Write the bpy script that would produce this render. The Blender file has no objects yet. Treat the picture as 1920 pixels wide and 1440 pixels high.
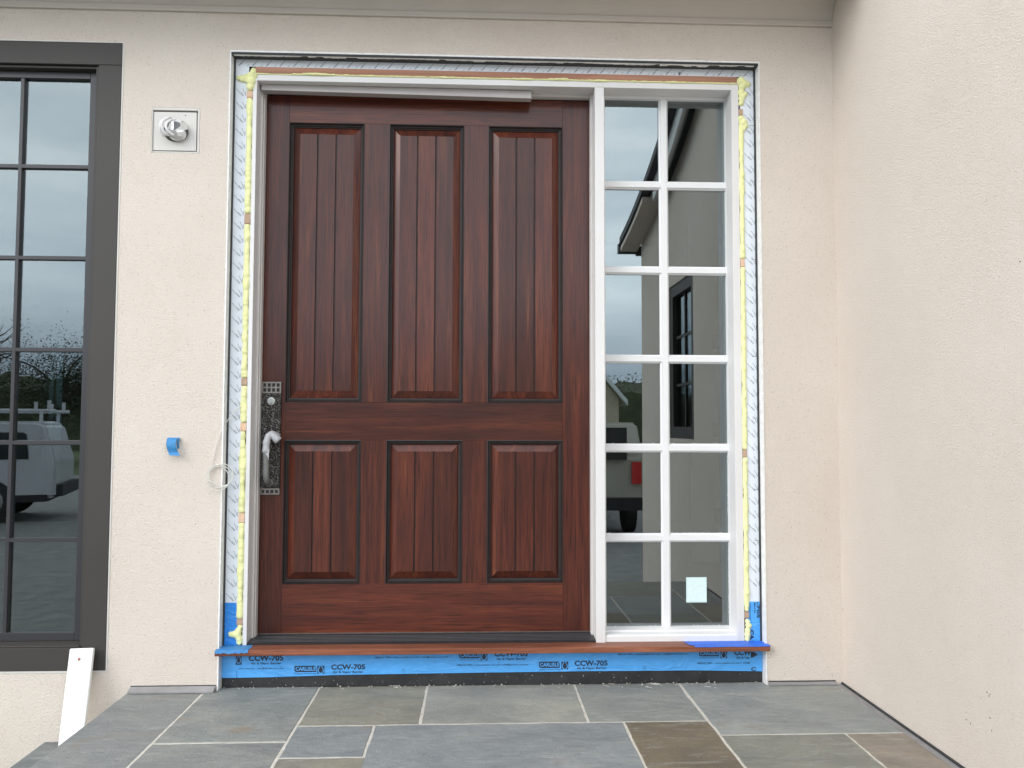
import bpy, bmesh, math, random
from mathutils import Matrix, Vector, noise
R = math.radians
random.seed(7)
sc = bpy.context.scene
COL = sc.collection

# ------------------------------------------------------------------ camera
cd = bpy.data.cameras.new('camera'); cam = bpy.data.objects.new('camera', cd); COL.objects.link(cam)
cd.sensor_width = 36.0; cd.lens = 36.0 * 1542.8 / 1920.0; cd.clip_start = .05; cd.clip_end = 2000
cam.matrix_world = (Matrix.Translation((-.0367, -3.5, 1.0928)) @ Matrix.Rotation(-.0434, 4, 'Z')
                    @ Matrix.Rotation(math.pi / 2 + .0511, 4, 'X') @ Matrix.Rotation(.0027, 4, 'Z'))
sc.camera = cam

# ------------------------------------------------------------------ sky and sun (overcast)
SUN_DIR = Vector((-.72, -.52, .52)).normalized()
W = bpy.data.worlds.new('World'); sc.world = W; W.use_nodes = True
nt = W.node_tree; nt.nodes.clear()
N = nt.nodes.new; L = nt.links.new
wout = N('ShaderNodeOutputWorld'); bg = N('ShaderNodeBackground'); bg.inputs['Strength'].default_value = .10
sky = N('ShaderNodeTexSky'); sky.sky_type = 'NISHITA'; sky.sun_disc = False
sky.sun_elevation = math.asin(SUN_DIR.z); sky.sun_rotation = math.atan2(SUN_DIR.x, SUN_DIR.y)
tc = N('ShaderNodeTexCoord'); mp = N('ShaderNodeMapping'); mp.inputs['Scale'].default_value = (1, 1, 4.5)
cn = N('ShaderNodeTexNoise'); cn.inputs['Scale'].default_value = 2.2; cn.inputs['Detail'].default_value = 7; cn.inputs['Roughness'].default_value = .55
cr = N('ShaderNodeValToRGB')
cr.color_ramp.elements[0].position = .34; cr.color_ramp.elements[0].color = (.66, .72, .79, 1)
cr.color_ramp.elements[1].position = .66; cr.color_ramp.elements[1].color = (1.08, 1.09, 1.10, 1)
sx = N('ShaderNodeSeparateXYZ')
gr = N('ShaderNodeValToRGB'); ge = gr.color_ramp.elements
ge[0].position = 0.0; ge[0].color = (.40, .46, .53, 1)
ge[1].position = 1.0; ge[1].color = (.80, .82, .84, 1)
for p_, c_ in ((.07, (.60, .67, .75)), (.16, (1.12, 1.18, 1.24)), (.34, (1.22, 1.25, 1.27))):
    e_ = ge.new(p_); e_.color = (*c_, 1)
m1 = N('ShaderNodeVectorMath'); m1.operation = 'MULTIPLY'
mul = N('ShaderNodeVectorMath'); mul.operation = 'SCALE'; mul.inputs['Scale'].default_value = 20.5
mix = N('ShaderNodeMix'); mix.data_type = 'RGBA'; mix.inputs['Factor'].default_value = .93
mix.inputs[0].default_value = .93
L(tc.outputs['Generated'], mp.inputs['Vector']); L(mp.outputs['Vector'], cn.inputs['Vector']); L(cn.outputs['Fac'], cr.inputs['Fac'])
L(tc.outputs['Generated'], sx.inputs['Vector']); L(sx.outputs['Z'], gr.inputs['Fac'])
L(cr.outputs['Color'], m1.inputs[0]); L(gr.outputs['Color'], m1.inputs[1]); L(m1.outputs['Vector'], mul.inputs[0])
L(sky.outputs['Color'], mix.inputs[6]); L(mul.outputs['Vector'], mix.inputs[7])
L(mix.outputs[2], bg.inputs['Color']); L(bg.outputs['Background'], wout.inputs['Surface'])

sl = bpy.data.lights.new('sun', 'SUN'); sl.energy = 1.15; sl.angle = R(28); sl.color = (1, .96, .92)
so = bpy.data.objects.new('sun', sl); COL.objects.link(so)
so.rotation_euler = SUN_DIR.to_track_quat('Z', 'Y').to_euler()

sc.view_settings.view_transform = 'Standard'; sc.view_settings.look = 'None'
sc.view_settings.exposure = .32; sc.view_settings.gamma = 1
sc.render.engine = 'CYCLES'
sc.cycles.use_denoising = True
sc.cycles.max_bounces = 10; sc.cycles.transparent_max_bounces = 16; sc.cycles.glossy_bounces = 5
sc.cycles.sample_clamp_indirect = 6

# ------------------------------------------------------------------ object helpers
WL = {}
def obj(name, verts, faces, mat, parent=None, origin=None, smooth=False, bevel=0, attr=None, seg=1, mi=None, mat2=None):
    bm = bmesh.new()
    vs = [bm.verts.new(v) for v in verts]
    lay = bm.faces.layers.float.new('plank') if attr else None
    for i, f in enumerate(faces):
        try:
            fc = bm.faces.new([vs[k] for k in f])
        except ValueError:
            continue
        if attr: fc[lay] = attr[i]
        if mi: fc.material_index = mi[i]
    bmesh.ops.recalc_face_normals(bm, faces=bm.faces)
    if bevel:
        es = [e for e in bm.edges if len(e.link_faces) == 2 and e.calc_face_angle(0) > R(25)]
        bmesh.ops.bevel(bm, geom=es, offset=bevel, segments=seg, affect='EDGES', clamp_overlap=True)
    if origin is None:
        lo = Vector([min(v.co[k] for v in bm.verts) for k in range(3)]); hi = Vector([max(v.co[k] for v in bm.verts) for k in range(3)])
        origin = (lo + hi) / 2
        if parent is None: origin.z = lo.z
    origin = Vector(origin)
    for v in bm.verts: v.co -= origin
    me = bpy.data.meshes.new(name); bm.to_mesh(me); bm.free()
    if smooth:
        for p in me.polygons: p.use_smooth = True
    o = bpy.data.objects.new(name, me); COL.objects.link(o)
    if mat: me.materials.append(mat)
    if mat2: me.materials.append(mat2)
    WL[o] = origin
    if parent:
        o.parent = parent; o.location = origin - WL[parent]
    else:
        o.location = origin
    return o
def empty(name, loc):
    o = bpy.data.objects.new(name, None); COL.objects.link(o); o.location = loc; o.empty_display_size = .1
    WL[o] = Vector(loc); return o
def tag(o, label=None, cat=None, group=None, kind=None):
    if label: o['label'] = label
    if cat: o['category'] = cat
    if group: o['group'] = group
    if kind: o['kind'] = kind
    return o

class MB:
    def __init__(s): s.v = []; s.f = []; s.a = []; s.mi = []; s.cur = 0.; s.cm = 0
    def add(s, vs, fs):
        b = len(s.v); s.v += [tuple(v) for v in vs]
        for f in fs: s.f.append([b + k for k in f]); s.a.append(s.cur); s.mi.append(s.cm)
        return s
    def box(s, x0, x1, y0, y1, z0, z1):
        return s.add([(x0,y0,z0),(x1,y0,z0),(x1,y1,z0),(x0,y1,z0),(x0,y0,z1),(x1,y0,z1),(x1,y1,z1),(x0,y1,z1)],
                     [(0,1,2,3),(4,7,6,5),(0,4,5,1),(1,5,6,2),(2,6,7,3),(3,7,4,0)])
    def quad(s, a, b, c, d): return s.add([a, b, c, d], [(0,1,2,3)])
    def prism(s, poly, fn, a, b):
        n = len(poly)
        return s.add([fn(p, a) for p in poly] + [fn(p, b) for p in poly],
                     [tuple(range(n)), tuple(range(2*n-1, n-1, -1))] + [(i, (i+1) % n, n+(i+1) % n, n+i) for i in range(n)])
    def tube(s, pts, r, n=8, cap=True):
        pts = [Vector(p) for p in pts]; rs = r if isinstance(r, (list, tuple)) else [r]*len(pts)
        vs = []; up = None
        for i, p in enumerate(pts):
            t = (pts[min(i+1, len(pts)-1)] - pts[max(i-1, 0)]).normalized()
            if up is None:
                up = t.orthogonal().normalized()
            up = (up - t*up.dot(t)).normalized(); w = t.cross(up)
            for k in range(n):
                a = 2*math.pi*k/n
                vs.append(p + (up*math.cos(a) + w*math.sin(a))*rs[i])
        fs = [(i*n+k, i*n+(k+1) % n, (i+1)*n+(k+1) % n, (i+1)*n+k) for i in range(len(pts)-1) for k in range(n)]
        if cap: fs += [tuple(range(n-1, -1, -1)), tuple((len(pts)-1)*n+k for k in range(n))]
        return s.add(vs, fs)
    def lathe(s, prof, c, axis, n=24):   # prof: (radius, along)
        ax = Vector(axis).normalized(); u = ax.orthogonal().normalized(); w = ax.cross(u); c = Vector(c)
        vs = [c + ax*h + (u*math.cos(2*math.pi*k/n) + w*math.sin(2*math.pi*k/n))*r for r, h in prof for k in range(n)]
        m = len(prof)
        fs = [(i*n+k, i*n+(k+1) % n, (i+1)*n+(k+1) % n, (i+1)*n+k) for i in range(m-1) for k in range(n)]
        fs += [tuple(range(n-1, -1, -1)), tuple((m-1)*n+k for k in range(n))]
        return s.add(vs, fs)
    def build(s, name, mat, parent=None, **kw):
        if any(s.a): kw['attr'] = s.a
        if any(s.mi): kw['mi'] = s.mi
        return obj(name, s.v, s.f, mat, parent, **kw)

def spline(pts, n=8):
    P = [Vector(p) for p in pts]; P = [P[0]*2 - P[1]] + P + [P[-1]*2 - P[-2]]; out = []
    for i in range(1, len(P)-2):
        for k in range(n):
            t = k/n; a, b, c, d = P[i-1], P[i], P[i+1], P[i+2]
            out.append(.5*((2*b) + (c-a)*t + (2*a-5*b+4*c-d)*t*t + (3*b-a-3*c+d)*t**3))
    out.append(P[-2]); return out

# ------------------------------------------------------------------ materials
class NT:
    def __init__(s, name, rough=.6, **kw):
        s.m = bpy.data.materials.new(name); s.m.use_nodes = True; s.t = s.m.node_tree
        s.b = s.t.nodes['Principled BSDF']; s.b.inputs['Roughness'].default_value = rough
        for k, v in kw.items(): s.b.inputs[k.replace('_', ' ')].default_value = v
    def n(s, typ, **kw):
        o = s.t.nodes.new('ShaderNode' + typ)
        for k, v in kw.items():
            k2 = k.replace('_', ' ')
            if k2 in o.inputs: s.put(o.inputs[k2], v)
            else: setattr(o, k, v)
        return o
    def put(s, inp, v):
        if hasattr(v, 'is_linked') or hasattr(v, 'links'): s.t.links.new(v, inp)
        else: inp.default_value = v
    def coord(s, scale=(1, 1, 1), kind='Object', off=None):
        c = s.n('TexCoord'); m = s.n('Mapping', Scale=scale); s.t.links.new(c.outputs[kind], m.inputs['Vector'])
        if off is not None: s.t.links.new(off, m.inputs['Location'])
        return m.outputs['Vector']
    def noise(s, vec, scale, detail=3, rough=.5, dist=0.):
        x = s.n('TexNoise', Scale=scale, Detail=detail, Roughness=rough, Distortion=dist); s.t.links.new(vec, x.inputs['Vector']); return x.outputs['Fac']
    def ramp(s, fac, stops):
        r = s.n('ValToRGB'); e = r.color_ramp.elements
        while len(e) < len(stops): e.new(.5)
        for i, (p, c) in enumerate(stops): e[i].position = p; e[i].color = (*c, 1) if len(c) == 3 else c
        s.t.links.new(fac, r.inputs['Fac']); return r.outputs['Color']
    def mixc(s, fac, a, b, mode='MIX'):
        x = s.n('Mix', data_type='RGBA', blend_type=mode)
        for k, v in (('Factor', fac), ('A', a), ('B', b)):
            i = [q for q in x.inputs if q.name == k and q.type == ('VALUE' if k == 'Factor' else 'RGBA')][0]; s.put(i, v)
        return [o for o in x.outputs if o.type == 'RGBA'][0]
    def math(s, op, a, b=0., clamp=False):
        x = s.n('Math', operation=op, use_clamp=clamp); s.put(x.inputs[0], a); s.put(x.inputs[1], b); return x.outputs[0]
    def base(s, c): s.put(s.b.inputs['Base Color'], c if not isinstance(c, tuple) else (*c[:3], 1)); return s
    def rough(s, v): s.put(s.b.inputs['Roughness'], v); return s
    def bump(s, h, strength=.5, dist=.01):
        x = s.n('Bump', Strength=strength, Distance=dist); s.t.links.new(h, x.inputs['Height'])
        s.t.links.new(x.outputs['Normal'], s.b.inputs['Normal']); return s

def plain(name, c, rough=.6, var=.12, scale=9, bump=0., bscale=200, **kw):
    m = NT(name, rough, **kw); v = m.coord()
    f = m.noise(v, scale, 4)
    m.base(m.ramp(f, [(.3, tuple(x*(1-var) for x in c)), (.7, tuple(min(.95, x*(1+var)) for x in c))]))
    if bump: m.bump(m.noise(v, bscale, 3), bump, .003)
    return m.m

def stucco():
    m = NT('sand_finish_stucco', .92, Specular_IOR_Level=.2); v = m.coord(kind='Object')
    big = m.noise(v, 1.1, 4, .55); fine = m.noise(v, 230, 4, .7); mid = m.noise(v, 80, 4, .6)
    pits = m.noise(m.coord((1, 1, 1.5)), 130, 4, .65)
    c = m.ramp(big, [(.28, (.69, .604, .524)), (.5, (.73, .646, .567)), (.72, (.765, .684, .604))])
    c = m.mixc(m.ramp(pits, [(.30, (1, 1, 1)), (.40, (0, 0, 0))]), c, (.44, .38, .325, 1))
    c = m.mixc(.10, c, m.ramp(fine, [(.3, (.45, .4, .35)), (.7, (.9, .83, .75))]))
    m.base(c)
    h = m.math('ADD', m.math('MULTIPLY', fine, 1.0), m.math('ADD', m.math('MULTIPLY', mid, .45), m.math('MULTIPLY', pits, .9)))
    return m.bump(h, .85, .0058).m

def wood(name, horiz, cols, rough=.33, coat=0., fine=1.):
    m = NT(name, rough)
    oi = m.n('ObjectInfo'); at = m.n('Attribute', attribute_name='plank')
    offs = m.n('CombineXYZ'); k = m.math('ADD', m.math('MULTIPLY', oi.outputs['Random'], 37.), m.math('MULTIPLY', at.outputs['Fac'], 53.))
    for i in range(3): m.t.links.new(k, offs.inputs[i])
    s = (.07, 1, 1) if horiz else (1, 1, .07)
    v = m.coord(s, off=offs.outputs[0])
    warp = m.noise(v, 5, 2)
    bands = m.noise(v, 18, 4, .55, .9); v2 = m.coord(tuple(q if q == 1 else .022 for q in s), off=offs.outputs[0]); pores = m.noise(v2, 330, 2, .6, .2); streak = m.noise(v2, 120, 3, .65, .5)
    c = m.ramp(bands, [(.25, cols[0]), (.45, cols[1]), (.62, cols[2]), (.8, cols[3])])
    c = m.mixc(m.math('MULTIPLY', m.ramp(streak, [(.35, (1, 1, 1)), (.55, (0, 0, 0))]), .38*fine), c, (*cols[0], 1))
    c = m.mixc(m.math('MULTIPLY', m.ramp(pores, [(.36, (1, 1, 1)), (.48, (0, 0, 0))])  , .42*fine), c, (*[q*.45 for q in cols[0]], 1))
    tone = m.math('ADD', .66, m.math('MULTIPLY', m.math('FRACT', m.math('MULTIPLY', k, 1.37)), .70))
    tn = m.n('VectorMath', operation='SCALE'); m.t.links.new(c, tn.inputs[0]); m.t.links.new(tone, tn.inputs['Scale'])
    m.base(tn.outputs[0])
    m.rough(m.math('ADD', rough-.06, m.math('MULTIPLY', pores, .16)))
    m.bump(m.math('ADD', pores, m.math('MULTIPLY', streak, .5)), .12, .0012)
    if coat: m.b.inputs['Coat Weight'].default_value = coat; m.b.inputs['Coat Roughness'].default_value = .16; m.b.inputs['Specular IOR Level'].default_value = .22
    return m.m

def glass(name, r0=.15, tint=(.80, .86, .84), wave=.0):
    m = NT(name); t = m.t; t.nodes.remove(m.b)
    out = t.nodes['Material Output']
    lw = m.n('LayerWeight', Blend=.5); fac = m.math('ADD', r0, m.math('MULTIPLY', m.math('POWER', lw.outputs['Facing'], 5.), 1-r0)); tr = m.n('BsdfTransparent', Color=(*tint, 1)); gl = m.n('BsdfGlossy', Roughness=.0, Color=(.90, .98, 1, 1)); mx = m.n('MixShader')
    if wave:
        bp = m.n('Bump', Strength=wave, Distance=.01); t.links.new(m.noise(m.coord(), 3, 1), bp.inputs['Height'])
        t.links.new(bp.outputs['Normal'], gl.inputs['Normal'])
    t.links.new(fac, mx.inputs['Fac']); t.links.new(tr.outputs[0], mx.inputs[1]); t.links.new(gl.outputs[0], mx.inputs[2])
    t.links.new(mx.outputs[0], out.inputs['Surface'])
    return m.m

def stone():
    m = NT('cleft_bluestone', .62); oi = m.n('ObjectInfo')
    offs = m.n('CombineXYZ'); k = m.math('MULTIPLY', oi.outputs['Random'], 41.)
    for i in range(3): m.t.links.new(k, offs.inputs[i])
    v = m.coord((1, 1.6, 1), off=offs.outputs[0])
    a = m.noise(v, 3.2, 6, .6, .8); b = m.noise(v, 26, 5, .65); d = m.noise(v, 160, 3, .6)
    sc_ = m.noise(m.coord((1, 5, 1), off=offs.outputs[0]), 5, 5, .7, 2.)
    c = m.mixc(1., oi.outputs['Color'], m.ramp(a, [(.25, (.74, .76, .78)), (.5, (1., 1., .99)), (.75, (1.24, 1.22, 1.15))]), 'MULTIPLY')
    c = m.mixc(1., c, m.ramp(b, [(.3, (.90, .90, .90)), (.7, (1.10, 1.10, 1.09))]), 'MULTIPLY')
    c = m.mixc(m.math('MULTIPLY', m.ramp(sc_, [(.54, (0, 0, 0)), (.70, (1, 1, 1))]), .55), c, (.34, .34, .32, 1))
    rust = m.noise(v, 2.1, 3, .5, 1.)
    c = m.mixc(m.math('MULTIPLY', m.ramp(rust, [(.64, (0, 0, 0)), (.76, (1, 1, 1))]), .55), c, (.24, .155, .09, 1))
    sp = m.noise(v, 75, 2, .5)
    c = m.mixc(m.math('MULTIPLY', m.ramp(sp, [(.755, (0, 0, 0)), (.78, (1, 1, 1))]), .7), c, (.55, .54, .5, 1))
    c = m.mixc(1., c, (1.04, 1.055, 1.05, 1), 'MULTIPLY')
    m.base(c); m.rough(m.math('ADD', .52, m.math('MULTIPLY', b, .25)))
    return m.bump(m.math('ADD', m.math('MULTIPLY', a, 1.2), m.math('ADD', m.math('MULTIPLY', b, .5), m.math('MULTIPLY', d, .3))), .95, .010).m

def tapemat(name, c, rough=.38):
    m = NT(name, rough); v = m.coord((1, 1, 1)); w = m.noise(m.coord((1, 1, 2.2)), 9, 4, .55, 1.5)
    m.base(m.ramp(m.noise(v, 6, 3), [(.3, tuple(x*.92 for x in c)), (.7, tuple(min(.9, x*1.08) for x in c))]))
    return m.bump(w, .8, .012).m

def blackflash():
    m = NT('dusty_black_membrane', .55); v = m.coord()
    d1 = m.noise(v, 130, 2, .4); d2 = m.noise(v, 12, 4, .6)
    c = m.ramp(d2, [(.35, (.014, .015, .016)), (.75, (.034, .034, .034))])
    m.base(m.mixc(m.ramp(d1, [(.70, (0, 0, 0)), (.75, (1, 1, 1))]), c, (.32, .31, .29, 1)))
    return m.bump(d2, .3, .006).m

def hammered():
    m = NT('hammered_bronze', .34, Metallic=.85); v = m.coord()
    vo = m.n('TexVoronoi', Scale=185.); m.t.links.new(m.coord((1, 1, .8)), vo.inputs['Vector'])
    m.base(m.ramp(vo.outputs['Distance'], [(.1, (.018, .017, .016)), (.5, (.045, .042, .039)), (.8, (.15, .14, .13))]))
    return m.bump(vo.outputs['Distance'], .9, .004).m

def leafmat(name, c):
    m = NT(name, .8); v = m.coord()
    m.base(m.ramp(m.noise(v, .8, 4), [(.3, tuple(x*.55 for x in c)), (.7, tuple(x*1.4 for x in c))])); return m.m

M = {}
M['stucco'] = stucco()
MC = [(.039, .0092, .0057), (.077, .0160, .0082), (.113, .0258, .0110), (.215, .066, .0225)]
M['mah_v'] = wood('mahogany_upright', False, MC, .45, .42, 1.6)
M['mah_h'] = wood('mahogany_level', True, MC, .45, .42, 1.6)
M['groove'] = plain('stained_groove', (.026, .010, .0075), .5, .3, 30)
M['sillwood'] = wood('oiled_sill_wood', True, [(.085, .030, .017), (.19, .066, .036), (.27, .098, .055), (.35, .145, .085)], .42, .1)
M['stripwood'] = wood('raw_red_wood', True, [(.26, .125, .08), (.36, .18, .115), (.42, .22, .145), (.46, .25, .165)], .75, 0, .35)
M['shim'] = wood('pine_shim', False, [(.52, .34, .22), (.60, .41, .28), (.66, .46, .32), (.70, .50, .36)], .75, 0, .3)
M['glaze'] = plain('dark_moulding_glaze', (.016, .009, .008), .55, .3, 30)
M['white'] = plain('white_primer', (.71, .695, .685), .5, .03, 2)
M['whitesash'] = plain('white_sash_paint', (.75, .75, .75), .42, .025, 7)
M['trimgrey'] = plain('taupe_stop_primer', (.60, .565, .54), .55, .03, 2)
M['weather'] = plain('weathered_grey_strip', (.40, .37, .355), .6, .08, 3)
M['bead'] = plain('white_stop_bead', (.80, .795, .78), .5, .1, 40)
M['eave'] = plain('taupe_eave_paint', (.51, .46, .405), .6, .03, 5)
M['bronze'] = plain('dark_bronze_cladding', (.037, .032, .028), .58, .06, 3)
M['sashbronze'] = plain('dark_bronze_sash', (.030, .029, .031), .38, .06, 3)
M['glass'] = glass('sidelight_glass', .18, (.56, .60, .585), 0)
M['winglass'] = glass('window_glass', .15, (.50, .56, .56), 0)
M['carglass'] = plain('dark_car_glass', (.02, .024, .026), .08, .1)
M['membrane'] = plain('white_flashing_film', (.73, .765, .815), .45, .03, 5, .1, 25)
M['ink'] = plain('dark_print', (.07, .08, .09), .6, .2, 60)
M['inkblue'] = plain('navy_print', (.018, .028, .05), .5, .2, 60)
M['bluefilm'] = tapemat('blue_barrier_film', (.085, .38, .84))
M['bluefilm2'] = tapemat('deep_blue_barrier_film', (.025, .24, .72))
M['bluetape'] = tapemat('royal_blue_masking_tape', (.028, .145, .68), .5)
M['curltape'] = tapemat('mid_blue_masking_tape', (.035, .215, .47), .6)
M['torntape'] = tapemat('faded_blue_masking_tape', (.05, .22, .50), .6)
M['blackflash'] = blackflash()
M['tar'] = plain('dark_sealant', (.028, .03, .032), .6, .25, 40, .3, 60)  # also colours the painted gap shadows at the stucco foot
M['foam'] = plain('yellow_spray_foam', (.82, .82, .41), .75, .08, 40, .4, 140, Subsurface_Weight=.0)
M['black'] = plain('black_threshold', (.016, .016, .018), .38, .2, 12)
M['hammer'] = hammered()
M['pewter'] = plain('brushed_pewter', (.23, .205, .185), .38, .15, 40, Metallic=.8)
M['steel'] = plain('satin_nickel', (.42, .41, .39), .3, .1, 60, Metallic=.7)
M['griptape'] = plain('grey_handle_metal', (.21, .21, .20), .4, .12, 30, Metallic=.4)
M['wrap'] = plain('white_foam_wrap', (.42, .42, .43), .55, .06, 40, .2, 150)
M['boxplate'] = plain('pale_grey_plate', (.60, .575, .535), .5, .03, 9)
def crinkle():
    m = NT('crinkled_clear_plastic', .16, Metallic=.25); v = m.coord()
    vo = m.n('TexVoronoi', Scale=38.); m.t.links.new(v, vo.inputs['Vector'])
    m.base(m.ramp(vo.outputs['Color'], [(.30, (.10, .10, .10)), (.45, (.55, .55, .54)), (.6, (.80, .79, .77))]))  # dark and pale cells paint crumpled reflections into the base colour
    return m.bump(vo.outputs['Distance'], .8, .012).m
M['chrome'] = crinkle()
M['dark'] = plain('dark_cavity', (.03, .03, .03), .7, .2)
M['wire'] = plain('off_white_cable', (.68, .67, .62), .5, .04, 40)
M['board'] = plain('white_trim_board', (.86, .86, .84), .5, .02, 8)
M['rustnail'] = plain('rusty_nail_head', (.30, .12, .09), .7, .3, 80)
M['drip'] = plain('grey_drip_metal', (.25, .24, .24), .5, .15, 12)
M['stone'] = stone()
M['mortar'] = plain('pale_mortar', (.54, .51, .45), .9, .15, 40, .6, 180)
M['concrete'] = plain('grey_concrete', (.30, .29, .28), .9, .15, 3, .5, 60)
M['sticker'] = plain('pale_green_label', (.58, .74, .73), .6, .05, 60)
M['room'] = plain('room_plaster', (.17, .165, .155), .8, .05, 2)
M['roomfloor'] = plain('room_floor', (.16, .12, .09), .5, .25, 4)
M['roofdark'] = plain('dark_slate_roof', (.045, .045, .05), .6, .3, 12, .4, 30)
M['fascia'] = plain('pale_fascia_paint', (.66, .67, .67), .5, .04, 5)
M['gravel'] = plain('driveway_gravel', (.20, .197, .188), .9, .25, 6, .8, 40)
M['lawn'] = plain('lawn_grass', (.085, .105, .04), .95, .35, 3, .9, 20)
M['vanwhite'] = plain('white_vehicle_paint', (.46, .47, .49), .25, .03, 3)
M['tan'] = plain('champagne_vehicle_paint', (.36, .34, .29), .28, .04, 3)
M['tyre'] = plain('tyre_rubber', (.02, .02, .02), .8, .2)
M['redlens'] = plain('red_tail_lamp', (.50, .02, .02), .2, .1)
M['tanhouse'] = plain('tan_siding', (.46, .40, .30), .8, .08, 4)
M['bark'] = plain('grey_bark', (.11, .09, .075), .9, .3, 12)
M['leaf_a'] = leafmat('dull_green_foliage', (.06, .072, .035))
M['leaf_b'] = leafmat('bare_brown_twigs', (.085, .07, .055))
M['leaf_c'] = leafmat('dark_evergreen', (.03, .042, .028))

# ------------------------------------------------------------------ ground, steps, patio
g = MB(); g.box(-120, 120, -160, 60, -.70, -.55)
tag(g.build('ground', M['lawn']), 'dull spring lawn around the house', kind='structure')
d = MB(); d.box(-14, 3.2, -24, -1.2, -.549, -.545)
tag(d.build('driveway', M['gravel']), 'grey gravel driveway in front of the porch', kind='structure')

patio = tag(empty('patio', (0, -1, -.2)), 'bluestone flagged porch floor with pale mortar joints', kind='structure')
b = MB(); b.box(-1.42, 1.50, -1.96, .038, -.50, -.038); b.box(-1.444, 1.50, -1.985, .036, -.038, -.0012)
b.build('mortar_bed', M['mortar'], patio)
tiles = [  # x0,x1,y0,y1, colour
    (-1.455, -1.150, -1.15, .036, (0.204, 0.207, 0.205)),
    (-1.140, -.690, -.558, .036, (0.217, 0.223, 0.213)),
    (-.680, -.242, -.410, .036, (0.228, 0.217, 0.181)),
    (-.232, .378, -.410, .036, (0.275, 0.269, 0.243)),
    (.388, .826, -.410, .036, (0.235, 0.237, 0.222)),
    (.838, 1.495, -.552, .036, (0.241, 0.248, 0.242)),
    (-.680, -.408, -.700, -.420, (0.214, 0.225, 0.231)),
    (-.398, .508, -1.02, -.420, (0.220, 0.231, 0.238)),
    (.519, .826, -1.02, -.420, (0.150, 0.118, 0.081)),
    (-.680, -.398, -1.02, -.710, (0.216, 0.202, 0.167)),
    (-1.140, -.690, -1.02, -.568, (0.204, 0.207, 0.200)),
    (.838, 1.280, -.98, -.562, (0.194, 0.190, 0.166)),
    (1.290, 1.495, -1.25, -.562, (0.237, 0.199, 0.165)),
    (.838, 1.280, -1.50, -.990, (0.225, 0.230, 0.228)),
    (-1.455, -1.150, -2.00, -1.16, (0.216, 0.217, 0.205)),
    (-1.140, -.398, -1.50, -1.03, (0.235, 0.232, 0.220)),
    (-.388, .826, -1.50, -1.03, (0.213, 0.220, 0.226)),
    (-1.140, .10, -2.00, -1.51, (0.222, 0.222, 0.206)),
    (.11, 1.280, -2.00, -1.51, (0.218, 0.209, 0.180)),
    (1.290, 1.495, -2.00, -1.26, (0.224, 0.224, 0.222)),
]
def jag(poly, amp, step=.03):
    out = []
    for i in range(len(poly)):
        a = Vector(poly[i]); c = Vector(poly[(i+1) % len(poly)]); n = max(2, int((c-a).length/step)); nn = Vector((-(c-a).y, (c-a).x)).normalized()
        for k in range(n):
            p = a.lerp(c, k/n); j = 0 if k == 0 else amp*(noise.noise(Vector((p.x*13, p.y*13, i*3.7)))*1.6+random.uniform(-.4, .4))
            out.append(tuple(p + nn*j))
    return out
for x0, x1, y0, y1, c in tiles:
    g_ = .0012; poly = jag([(x0-g_, y0-g_), (x1+g_, y0-g_), (x1+g_, y1), (x0-g_, y1)], .0019)
    m = MB(); dz = random.uniform(-.001, .001)
    m.prism(poly, lambda p, h: (p[0], p[1], h), -.034, dz)
    t = m.build('flagstone', M['stone'], patio, bevel=.0022); t.color = (*c, 1)

st = tag(empty('porch_step', (-1.62, -.6, -.55)), 'lower bluestone step beside the porch, left of the flagged floor', kind='structure')
m = MB(); m.box(-1.785, -1.425, -1.9, -.002, -.235, -.195); t = m.build('tread', M['stone'], st, bevel=.004); t.color = (.16, .17, .172, 1)
m = MB(); m.box(-1.76, -1.43, -1.88, -.002, -.56, -.236); m.build('riser', M['concrete'], st)
st2 = tag(empty('front_step', (0, -2.15, -.55)), 'bluestone step along the front edge of the porch', kind='structure')
m = MB(); m.box(-1.78, 1.50, -2.34, -1.99, -.235, -.195); t = m.build('tread', M['stone'], st2, bevel=.004); t.color = (.165, .17, .17, 1)
m = MB(); m.box(-1.75, 1.50, -2.31, -1.99, -.56, -.236); m.build('riser', M['concrete'], st2)

# ------------------------------------------------------------------ front wall of the house
OX0, OX1, OZ1 = -1.096, 1.2005, 2.695          # door opening in the stucco
WX0, WX1, WZ0, WZ1 = -2.86, -1.5485, .087, 2.719
def wall_holes(mb, x0, x1, z0, z1, holes, y0, y1):
    xs = sorted({x0, x1, *[h[0] for h in holes], *[h[1] for h in holes]}); zs = sorted({z0, z1, *[h[2] for h in holes], *[h[3] for h in holes]})
    for i in range(len(xs)-1):
        for k in range(len(zs)-1):
            cx, cz = (xs[i]+xs[i+1])/2, (zs[k]+zs[k+1])/2
            if any(h[0] < cx < h[1] and h[2] < cz < h[3] for h in holes): continue
            for y in (y0, y1): mb.quad((xs[i], y, zs[k]), (xs[i+1], y, zs[k]), (xs[i+1], y, zs[k+1]), (xs[i], y, zs[k+1]))
    for h in holes:
        a, c, e, f = h; e2 = max(e, z0)
        mb.quad((a, y0, e2), (a, y1, e2), (a, y1, f), (a, y0, f)); mb.quad((c, y0, e2), (c, y1, e2), (c, y1, f), (c, y0, f))
        mb.quad((a, y0, f), (a, y1, f), (c, y1, f), (c, y0, f))
        if e > z0: mb.quad((a, y0, e), (a, y1, e), (c, y1, e), (c, y0, e))
house = tag(empty('house_wall', (0, .1, -.6)), 'cream stucco front wall around the wooden door and the dark window', 'wall')
BX0, BX1, BZ0, BZ1 = -1.421, -1.2185, 2.2475, 2.444
m = MB(); wall_holes(m, -5.2, 1.53, -.62, 3.6, [(OX0, OX1, -.7, OZ1), (WX0, WX1, WZ0, WZ1), (BX0, BX1, BZ0, BZ1)], 0, .05)
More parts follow.
